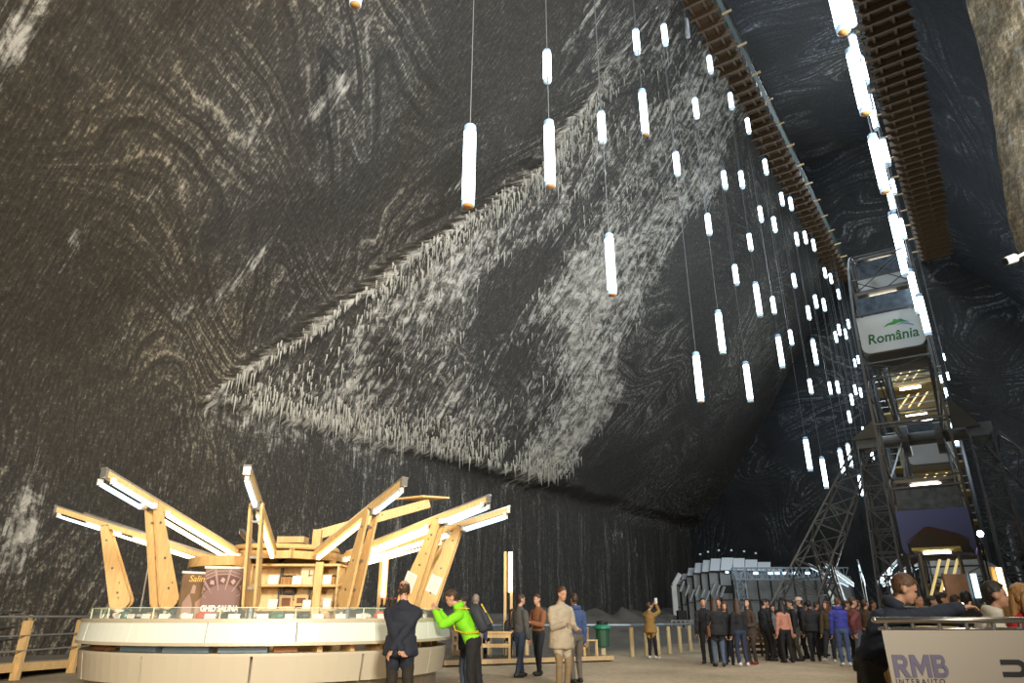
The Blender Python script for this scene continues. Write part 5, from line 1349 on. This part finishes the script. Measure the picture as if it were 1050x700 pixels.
    topm = isin('torso', 'uarm', 'farm') & ~((R == 'torso') & (along < hem) & (not coat)); 
    if not coat: topm |= isin('pelvis') & (along > hem) ; 
    botm = (isin('pelvis', 'thigh', 'shin') | ((R == 'torso') & (along <= hem))) & ~topm
    nkm = isin('neck'); lown = nkm & (((FC-np.array(neck)) @ spn) < .045*k); topm |= lown
    rg = np.random.RandomState(int(px*7) % 9999)
    wr_ = (fbm(V[:, 0]*9, V[:, 1]*9, V[:, 2]*16, s=int(px) % 97, o=4))*.042*k
    cv, cf = smask(V, F, topm, np.maximum(.014*k*(.6+.4*B)+wr_, .005), NR); o = mesh_from('jacket' if sex == 'm' or coat else 'top', cv, cf, cloth(*top), root)
    cv, cf = smask(V, F, botm, np.maximum(.009*k+wr_*.7, .005), NR); mesh_from('trousers', cv, cf, cloth(*bottom), root)
    cv, cf = smask(V, F, isin('foot'), .008*k, NR); mesh_from('shoes', cv, cf, mat('shoe_'+shoes[0], shoes[1], .5), root)
    # face
    mbq = MB()
    for s in (-1, 1): mbq.ell(H(s*.030, .0815, .008), (.013*k, .008*k, .0075*k), HR, 8, 6)
    mbq.build('eyes', M_EYE, root, local=True)
    mbq = MB(); mbq.ell(H(0, .088, -.062), (.024*k, .010*k, .0075*k), HR, 8, 6); mbq.build('mouth', M_LIP, root, local=True)
    # hair, hood or cap
    iH = np.array(HR.inverted()); L_ = ((V-np.array(hc)) @ iH.T)/k
    hv = np.abs(L_).max(1) < .17
    lf = ((FC-np.array(hc)) @ iH.T)/k
    headf = isin('head') | (isin('neck') & (lf[:, 2] > -.12))
    line = np.interp(lf[:, 1], [-.1, -.06, -.03, -.005, .012, .03, .055, .1], [-.10, -.085, -.05, -.02, -.015, .035, .068, .085])
    cover = headf & ((lf[:, 2] > line)) & (lf[:, 1] < .085) & ~((np.abs(lf[:, 0]) > .070) & (lf[:, 2] < .028) & (lf[:, 1] > -.036))
    hm_ = HAIRS[hair]
    if style == 'bald': cover = headf & (lf[:, 2] > -.07) & (lf[:, 1] < -.005) & (lf[:, 2] < .075)
    if style == 'long': cover = headf & ((lf[:, 2] > .068-.6*np.clip(-lf[:, 1]+.06, 0, .12)-.9*np.clip(-lf[:, 1]-.0, 0, .2)) | (lf[:, 1] < -.01))
    off = {'short': .010, 'bald': .003, 'long': .020}.get(style, .010)*k
    if hood is None and cover.any():
        nh = fbm(V[:, 0]*55, V[:, 1]*55, V[:, 2]*25, s=3)*.022
        cv, cf = smask(V, F, cover, off+nh, NR); hobj = mesh_from('hair', cv, cf, hm_, root)
        if style == 'long':
            q = MB(); rr = []
            dn = lambda t_: H(0, -.075, .06).lerp(Vector((neck.x, neck.y, neck.z))+Vector((0, 0, 0)), 0)
            back = (HR @ Vector((0, -1, 0))); back.z = 0; back.normalize(); sd = back.cross(Vector((0, 0, 1)))
            lenh = .36*k
            for t_, wx, wy, b_ in ((.04, .070, .045, .0), (.14, .092, .052, .022), (.3, .098, .052, .034), (.5, .100, .045, .050), (.72, .100, .038, .062), (.9, .085, .03, .068), (1., .05, .012, .07)):
                c = H(0, -.055, .09)+back*(b_*k*.8)+Vector((0, 0, -1))*(t_*(lenh+.12*k))+Vector((0, -math.sin(lean)*.0, 0))
                rr.append([c+sd*(wx*k*math.cos(2*PI*j/14)*(1+.06*math.sin(j*5)))+back*(wy*k*math.sin(2*PI*j/14)) for j in range(14)])
            q.loft(rr); q.build('long_hair', hm_, hobj, smooth=True, local=True)
            q = MB()
            for s in (-1, 1):      # locks in front of the shoulders
                rr = []
                for t_, a_, b_, r_ in ((0, .060, .03, .014), (.2, .076, .03, .020), (.5, .078, .04, .024), (.8, .080, .055, .022), (1., .075, .06, .006)):
                    c = H(s*a_, .0, .07)-back*(b_*k*.6)+Vector((0, 0, -1))*(t_*(lenh+.08*k)); rr.append([c+sd*(r_*k*math.cos(2*PI*j/8))+back*(r_*1.3*k*math.sin(2*PI*j/8)) for j in range(8)])
                q.loft(rr)
            q.build('side_locks', hm_, hobj, smooth=True, local=True)
    if hood is not None:
        up_ = hood == 'up'
        if up_:
            cover = headf & ~((lf[:, 1] > .045) & (np.abs(lf[:, 0]) < .062) & (lf[:, 2] < .075)); cover |= lown
            cv, cf = smask(V, F, cover, .026*k, NR); mesh_from('hood', cv, cf, cloth(*top), root)
        else:
            cv, cf = smask(V, F, headf & (lf[:, 2] > line) & (lf[:, 1] < .085) & ~((np.abs(lf[:, 0]) > .070) & (lf[:, 2] < .028) & (lf[:, 1] > -.036)), .010*k+fbm(V[:, 0]*55, V[:, 1]*55, V[:, 2]*25, s=3)*.022, NR); mesh_from('hair', cv, cf, hm_, root)
            q = MB(); rr = []
            for j in range(13):
                a = PI*(j/12)*1.25-PI*.125; c = neck+sp*.035*k+rt*(.10*k*math.cos(a))-fw*(.085*k*math.sin(a)+.0*k); d_ = (c-(neck+sp*.035*k)).normalized()
                rr.append([c+d_*(.034*k*math.cos(2*PI*i/10))+sp*(.048*k*math.sin(2*PI*i/10)) for i in range(10)])
            q.loft(rr); q.build('hood', cloth(*top), root, smooth=True, local=True)
    if cap is not None:
        cn, cc_, brim = cap
        q = MB(); rr = []
        for z_, r_ in ((.045, 1.10), (.075, 1.10), (.115, .95), (.145, .6), (.155, .15)): rr.append([H(.082*r_*math.cos(2*PI*j/14), .104*r_*math.sin(2*PI*j/14)-.006, z_) for j in range(14)])
        q.loft(rr); hat = q.build('hat' if brim == 'all' else 'cap', mat('hat_'+cn, cc_, .8), root, smooth=True, local=True)
        q = MB()
        if brim == 'all': q.loft([[H(.082*r_*math.cos(2*PI*j/18), .104*r_*math.sin(2*PI*j/18)-.006, z_) for j in range(18)] for z_, r_ in ((.052, 1.1), (.044, 1.75), (.052, 1.78), (.060, 1.1))])
        else: q.loft([[H(x_, y_, z_) for x_, y_, z_ in ((-.07, .085, .05), (.07, .085, .05), (.07, .085, .06), (-.07, .085, .06))], [H(x_, y_, z_) for x_, y_, z_ in ((-.055, .16, .038), (.055, .16, .038), (.055, .16, .046), (-.055, .16, .046))]])
        q.build('brim', mat('hat_'+cn, cc_, .8), hat, local=True)
    return root, dict(neck=neck, pel=pel, sp=sp, fw=fw, rt=rt, k=k, hc=hc, HR=HR, shl=shl, shr=shr, hands=hands)
def wpt(root, p): return Matrix.Translation(root.location) @ (Matrix.Rotation(root.rotation_euler.z, 4, 'Z') @ Vector(p))
def backpack(root, J, label, m, strap, w=.30, h=.44, d=.17):
    k = J['k']; c = J['neck']-J['sp']*(.27*k)-J['fw']*(.135*k+d/2+.02)
    t = thing('backpack', label, 'backpack', root.location, rz=root.rotation_euler.z)
    q = MB(); rr = []
    for u, wx, dy in ((-.5, .8, .75), (-.42, 1, 1), (.2, 1, 1), (.42, .85, .8), (.5, .5, .5)):
        rr.append([c+J['sp']*(u*h)+J['rt']*(w/2*wx*sg(math.cos(2*PI*j/16)))+J['fw']*(d/2*dy*sg(math.sin(2*PI*j/16))) for j in range(16)])
    q.loft(rr); q.build('bag', m, t, smooth=True, local=True)
    q = MB(); q.box(c-J['fw']*(d/2+.015)-J['sp']*(.07), (w*.75, .05, h*.42), M=Matrix((J['rt'], J['fw'], J['sp'])).transposed()); q.build('front_pocket', m, t, local=True)
    for s in (-1, 1):
        b_ = J['rt']*(s*.10*k)
        pts = [c+b_+J['sp']*(h*.45)+J['fw']*(d*.5), J['neck']+b_*1.05+J['sp']*(.012)-J['fw']*.02, J['neck']+b_*1.15-J['sp']*(.09*k)+J['fw']*(.135*k), J['neck']+b_*1.35-J['sp']*(.27*k)+J['fw']*(.155*k), J['neck']+b_*1.8-J['sp']*(.38*k)+J['fw']*(.03*k), c+b_*1.3-J['sp']*(h*.4)+J['fw']*(d*.5)]
        q = MB(); [q.bar(a, b2, .045, .014, up=J['fw']) for a, b2 in zip(pts, pts[1:])]; q.build('strap', strap, t, local=True)
    q = MB(); q.bar(c-J['fw']*(d/2+.045)+J['rt']*(w*.36)-J['sp']*(h*.35), c-J['fw']*(d/2+.02)+J['rt']*(w*.30)+J['sp']*(h*.40), .03, .02, up=J['fw']); q.build('piping', strap, t, local=True)
    return t
def sg(x): return math.copysign(abs(x)**.55, x)
def shoulder_bag(root, J, label, col, side=1):
    k = J['k']; t = thing('shoulder_bag', label, 'bag', root.location, rz=root.rotation_euler.z)
    c = J['pel']+J['rt']*(side*.24*k)+Vector((0, -.03, .02))
    m = mat('bag_'+label.split()[0], col, .6)
    q = MB(); rr = [[c+Vector((.05*wx*sg(math.cos(2*PI*j/12)), .15*wx*sg(math.sin(2*PI*j/12)), z)) for j in range(12)] for z, wx in ((-.17, .8), (-.14, 1), (.08, .95), (.11, .6))]
    q.loft(rr); q.build('bag', m, t, local=True)
    q = MB(); q.path([c+Vector((0, .1, .08)), (J['shl'] if side > 0 else J['shr'])*.35+J['neck']*.65+Vector((0, .02, .035)), c+Vector((0, -.1, .08))], .012, 6); q.build('strap', m, t, local=True)

NAVY = ('navy', (.011, .014, .026)); BLK = ('black', (.010, .010, .012)); DJ = ('jeans', (.028, .042, .075)); LJ = ('light_jeans', (.075, .105, .155)); CHAR = ('charcoal', (.020, .019, .018))
R90 = PI/2
# --- around the kiosk
person('balding man in a navy jacket seen from behind at the counter, hands behind his back', 412, 9.75, -.12, 1.72, NAVY, ('dark_trousers', (.022, .017, .012)), hair='brown', style='bald', head=(.35, .12), lean=.06,
       hl=(.06, -.185, .90), hr=(-.07, -.20, .88), elbow=((-.5, -1, -.2), (.5, -1, -.2)), coat=.08, bulk=1.14, vox=.014, feet=((-.12, 0), (.11, .02)))
r, J = person('man in a bright green jacket leaning over the right end of the counter', 478, 11.5, R90-.1, 1.74, ('lime', (.20, .62, .010)), BLK, hair='brown', head=(.1, .15), lean=.48, hood='down', hl=(-.16, .46, 1.35), hr=(.15, .46, 1.35), hips=(0, -.12), feet=((-.11, -.18), (.11, -.26)), vox=.014, elbow=((-.6, -.3, -1), (.6, -.3, -1)), bulk=1.05)
backpack(r, J, 'dark backpack with yellow straps on the green jacket', mat('bag_slate', (.022, .026, .035), .7), mat('strap_yellow', (.55, .40, .02), .6))
r, J = person('person in a dark navy coat and grey jeans just behind the green jacket', 481, 13.3, R90+.5, 1.62, NAVY, LJ, hair='dark', head=(.2, .2), coat=.12, lean=.15)
person('grey haired man in a blue jacket and beige trousers walking away', 487, 16.8, -.1, 1.72, ('blue_violet', (.035, .040, .105)), ('beige_trousers', (.30, .21, .12)), hair='grey', lean=.03, feet=((-.10, -.05), (.10, .12)), bulk=1.08)
# --- at the tables
person('person in black seated at the left of the small pine table', 497, 22.45, PI-.2, 1.70, BLK, BLK, hair='dark', sit=.59, z0=.0, lean=.25, head=(0, .2), feet=((-.14, .42, .225), (.14, .42, .225)), hl=(-.15, .42, .86), hr=(.12, .45, .86), knees=((0, 1, 1), (0, 1, 1)))
person('dark haired woman seated at the small table with a hand to her face', 524, 22.75, PI+.25, 1.64, CHAR, BLK, hair='brown', style='long', sex='f', sit=.59, lean=.2, head=(0, .05), feet=((-.12, .40, .235), (.12, .40, .235)), hl=(-.05, .22, 1.24), hr=(.12, .44, .9), knees=((0, 1, 1), (0, 1, 1)))
# --- the pair and the beige jacket
person('man in a grey jacket and blue jeans walking toward the tables', 533, 17.0, -.9, 1.73, ('grey', (.075, .072, .065)), DJ, hair='brown', feet=((-.10, .14), (.10, -.16)), hl=(-.22, .22, .92), head=(-.2, 0))
person('man in a rust brown sweater and black trousers beside the grey jacket', 552, 17.5, PI*.72, 1.74, ('rust', (.22, .085, .035)), ('black_jeans', (.013, .013, .016)), hair='brown', feet=((-.12, .10), (.12, -.12)), hl=(-.14, .33, 1.13), hr=(.16, .30, 1.12), coat=0)
r, J = person('man in a long beige jacket and khaki trousers, standing right of the pair', 575, 13.9, PI+.55, 1.78, ('beige', (.42, .35, .25)), ('khaki', (.27, .19, .10)), hair='light', coat=.20, bulk=1.18, hl=(-.20, .24, 1.02), hr=(.10, .27, 1.12), head=(.1, .15), vox=.015)
person('man in a blue jacket partly behind the beige jacket, facing the tables', 590, 15.6, .5, 1.70, ('hood_blue', (.04, .07, .17)), ('khaki_dark', (.12, .10, .08)), hair='brown', hood='down', bulk=1.0)
# --- woman with the phone
r, J = person('woman in a mustard padded jacket and white trainers raising a phone', 666, 24.0, -.75, 1.66, ('mustard', (.24, .135, .035)), BLK, ('white', (.7, .7, .68)), hair='brown', style='short', sex='f', head=(-.1, -.15), hl=(-.09, .36, 1.66), hr=(.09, .36, 1.66), elbow=((-1, 0, -1), (1, 0, -1)), coat=.10, bulk=1.2, feet=((-.10, .02), (.10, .12)))
t = thing('smartphone', 'pale phone held up by the woman in mustard', 'phone', wpt(r, (0, .47, 1.68)), rz=r.rotation_euler.z)
MB().box((0, 0, .05), (.09, .014, .17)).build('phone_body', mat('phone_white', (.7, .7, .72), .3, emit=.15), t, local=True)
# --- the standing crowd
person('man with dark hair at the left edge of the crowd, mostly hidden', 722, 21.6, PI*.9, 1.74, BLK, BLK, hair='dark', head=(.3, 0))
r, J = person('woman with long brown hair, black jacket and faded jeans seen from behind', 733.5, 20.4, -.1, 1.70, BLK, LJ, hair='brown', style='long', sex='f', coat=.10, bulk=1.22, head=(.0, .1), feet=((-.11, .02), (.11, -.04)))
shoulder_bag(r, J, 'brown bag at the hip of the woman in faded jeans', (.13, .045, .018), -1)
person('woman in a navy jacket facing the camera beside the faded jeans', 743.5, 21.0, PI-.4, 1.62, ('navy_dark', (.012, .014, .026)), ('navy_jeans', (.018, .024, .045)), hair='brown', style='long', sex='f', head=(.25, 0))
person('man looking over the shoulders of the two women at the left of the crowd', 738, 22.4, PI-.2, 1.74, CHAR, BLK, hair='light', head=(-.1, 0))
person('woman with long dark hair, slim navy jeans and white trainers', 757, 20.6, .25, 1.68, BLK, ('slim_navy', (.024, .034, .068)), ('white', (.7, .7, .68)), hair='brown', style='long', sex='f', head=(-.4, -.05), feet=((-.09, .05), (.12, -.02)))
person('woman in a brown coat and red shoes turned to the white trainers', 767.5, 21.3, 2.1, 1.70, ('brown_coat', (.05, .032, .022)), ('brown_trs', (.035, .025, .018)), ('red', (.22, .03, .02)), hair='dark', style='long', sex='f', coat=.2, head=(.2, -.35), hl=(-.1, .24, 1.02), hr=(.1, .26, 1.0))
person('man in a dark jacket over a pale blue shirt at the middle of the crowd', 784, 22.8, -1.2, 1.74, ('black_blue', (.012, .015, .02)), BLK, hair='dark', head=(-.2, .1))
person('man with short dark hair facing left behind the dark jacket', 789, 24.45, 1.6, 1.78, ('dark_grey', (.03, .03, .03)), BLK, hair='dark', head=(.2, .1))
person('small woman with grey sleeves beside the salmon top', 793, 23.5, PI-.1, 1.58, ('grey_sleeve', (.17, .17, .18)), BLK, hair='dark', style='long', sex='f', head=(0, .1))
person('woman in a salmon pink top and black trousers seen from behind', 803, 22.0, .15, 1.66, ('salmon', (.48, .21, .145)), BLK, hair='dark', style='long', sex='f', head=(-.5, .1), feet=((-.13, .0), (.13, -.02)), sleeve=1.0)
person('person in a wide black hat behind the salmon top', 804, 24.2, PI, 1.80, BLK, BLK, hair='dark', cap=('black', (.012, .012, .013), 'all'))
person('man in black leaning toward the salmon top', 813.5, 22.8, 1.3, 1.72, BLK, ('dark_khaki', (.06, .05, .035)), hair='dark', head=(.2, .1), feet=((-.12, -.06), (.14, .1)))
person('man in a pale pink cap and black jacket', 822.5, 24.0, 1.2, 1.80, BLK, BLK, hair='brown', cap=('pink', (.62, .42, .36), 'front'), head=(.2, 0))
person('person in a bulky black leather jacket seen from behind', 831, 22.6, -.2, 1.70, ('leather', (.014, .014, .016)), BLK, hair='dark', bulk=1.22, coat=.05, head=(-.3, .05))
r, J = person('fair haired woman in an olive jacket with crossed legs and white soled shoes', 849, 22.2, PI*.80, 1.66, ('olive', (.075, .055, .022)), ('charcoal_jeans', (.022, .022, .026)), ('white', (.7, .7, .68)), hair='light', style='long', sex='f', head=(-.5, 0), feet=((-.02, .05), (.20, .28)), lean=-.06)
shoulder_bag(r, J, 'grey shoulder bag beside the olive jacket', (.06, .07, .085), -1)
person('man in a bright blue hooded top with ginger hair', 860.5, 20.6, -.3, 1.74, ('royal_blue', (.045, .05, .30)), ('blue_jeans', (.06, .095, .19)), ('white', (.7, .7, .68)), hair='light', hood='down', head=(-.6, .1))
person('man in a maroon striped sweater and grey blue jeans striding past', 876, 18.6, -R90, 1.70, ('maroon', (.125, .035, .035)), ('grey_jeans', (.065, .075, .10)), hair='brown', feet=((-.10, .22), (.10, -.20)), hl=(-.20, .24, 1.0), hr=(.22, -.15, .92), bulk=1.12)
heads = [(852, 24.5, 'dark hair between the olive jacket and the blue top', 'dark', BLK), (869, 23.5, 'brown hair behind the maroon sweater', 'brown', ('wine', (.10, .03, .025))), (881, 22.6, 'ginger hair further right of the maroon sweater', 'light', ('dk_brown', (.06, .035, .02))),
         (889, 21.6, 'light brown hair close behind the leaning man', 'light', ('umber', (.07, .04, .022))), (897, 24.0, 'dark hair half hidden by the leaning man', 'brown', BLK), (838, 25.5, 'red brown scarf far behind the leather jacket', 'brown', ('brick', (.12, .035, .025))), (828, 26.5, 'dark red jacket far behind the pink cap', 'dark', ('dark_red', (.10, .02, .018))),
         (944, 12.5, 'black hair and dark jacket in the gap behind the clasped hands', 'dark', BLK), (958, 14.0, 'short black hair facing away behind the barrier', 'dark', CHAR), (969, 12.0, 'dark coat, nearest one in the row behind the barrier', 'dark', ('dk_green', (.02, .025, .018))), (983, 13.0, 'brown hair and brown coat left of the white hood', 'brown', ('dk_brown', (.06, .035, .02))), (996, 11.0, 'black hair right behind the white hooded man', 'dark', BLK)]
for px, Y, d_, hr_, tp in heads:
    person(f'standing person with {d_}', px, Y, random.Random(px).uniform(-2.8, -.4), 1.70 if Y > 15 else 1.62, tp, BLK, hair=hr_, vox=.022)
# --- at the barrier
person('man in a navy hooded jacket leaning with his forearms on the barrier rail', 905, 6.42, -R90-.40, 1.72, ('navy_blue', (.014, .020, .036)), ('charcoal', (.020, .019, .018)), hair='light', hood='down', lean=.56, head=(.05, .04), hips=(0, -.16), hl=(-.03, .66, 1.365), hr=(.12, .62, 1.375), elbow=((-.5, -.2, -1), (.7, -.2, -1)), feet=((-.12, -.30), (.12, -.18)), vox=.011, bulk=1.1)
person('young man with dark hair in a white hooded top sitting behind the barrier', 1000, 7.05, -R90-.42, 1.72, ('off_white', (.60, .56, .48)), CHAR, hair='dark', hood='down', sit=.70, head=(.0, -.22), lean=.34, feet=((-.12, .38), (.12, .38)), hl=(-.15, .40, .92), hr=(.15, .40, .92), knees=((0, 1, 1), (0, 1, 1)), vox=.011, bulk=1.08)
person('woman with long fair hair in a red jacket sitting beside the white hood', 1032, 7.45, -R90-.85, 1.68, ('crimson', (.40, .012, .014)), CHAR, hair='blond', style='long', sex='f', sit=.70, head=(-.05, -.16), lean=.30, feet=((-.12, .38), (.12, .38)), hl=(-.12, .36, .86), hr=(.12, .36, .86), knees=((0, 1, 1), (0, 1, 1)), vox=.011)
# ================================================================== LIGHT
w = bpy.data.worlds.new('mine_air'); scene.world = w; w.use_nodes = True
w.node_tree.nodes['Background'].inputs[0].default_value = (.55, .6, .7, 1); w.node_tree.nodes['Background'].inputs[1].default_value = .02
def area(nm, loc, aim, size, power, col, spr=150):
    l = bpy.data.lights.new(nm, 'AREA'); l.energy = power; l.color = col; l.size = size; l.shape = 'DISK'; l.spread = math.radians(spr)
    o = bpy.data.objects.new(nm, l); COL.objects.link(o); o.location = loc
    o.rotation_euler = (Vector(aim)-Vector(loc)).to_track_quat('-Z', 'Y').to_euler(); return o
def point(nm, loc, power, col, r=.3):
    l = bpy.data.lights.new(nm, 'POINT'); l.energy = power; l.color = col; l.shadow_soft_size = r
    o = bpy.data.objects.new(nm, l); COL.objects.link(o); o.location = loc; return o
area('flood_light', (4, -8, 7), W(14, 22, 13), 3, 2700, (1, .93, .80), 90)
area('flood_light', (12, 4, 9), W(25, 18, 16), 3, 2300, (.86, .93, 1), 100)
area('flood_light', (-2, -4, 3), (-9, 19, 5), 2, 330, (1, .80, .56), 90)
area('hall_light', (6, 16, 9), (6, 20, 0), 4, 230, (1, .80, .52))
area('hall_light', (6, 4, 8), (5, 8, 0), 4, 110, (1, .86, .66))
point('kiosk_glow', (KC.x, KC.y-1.2, 2.9), 26, (1, .66, .30), .5)
point('kiosk_glow', (KC.x+2.2, KC.y-1.5, 2.75), 15, (1, .66, .30), .4)
point('kiosk_glow', (KC.x-2.2, KC.y-.9, 2.75), 15, (1, .66, .30), .4)
for d_, n_, z_, e_ in ((24, 5.5, 19, 900), (38, 6, 20, 1200), (52, 5, 19, 1500), (40, 3.0, 34.5, 2600), (26, 3, 34, 1600), (53, 3, 35, 2600), (56, -3, 12, 800), (48, 14, 7, 260), (40, -4, 16, 600)):
    point('cool_fill', W(d_, n_, z_), e_, (.80, .91, 1.), .6)  # added cool fill: backs up the tubes, and brightens ceiling and amphitheatre
point('far_kiosk_glow', (FK.x, FK.y-1.5, 3.0), 200, (.85, .95, 1), .4)
scene.view_settings.view_transform = 'Standard'
scene.view_settings.exposure = 0.
scene.cycles.max_bounces = 5; scene.cycles.diffuse_bounces = 3
scene.cycles.sample_clamp_indirect = 6.
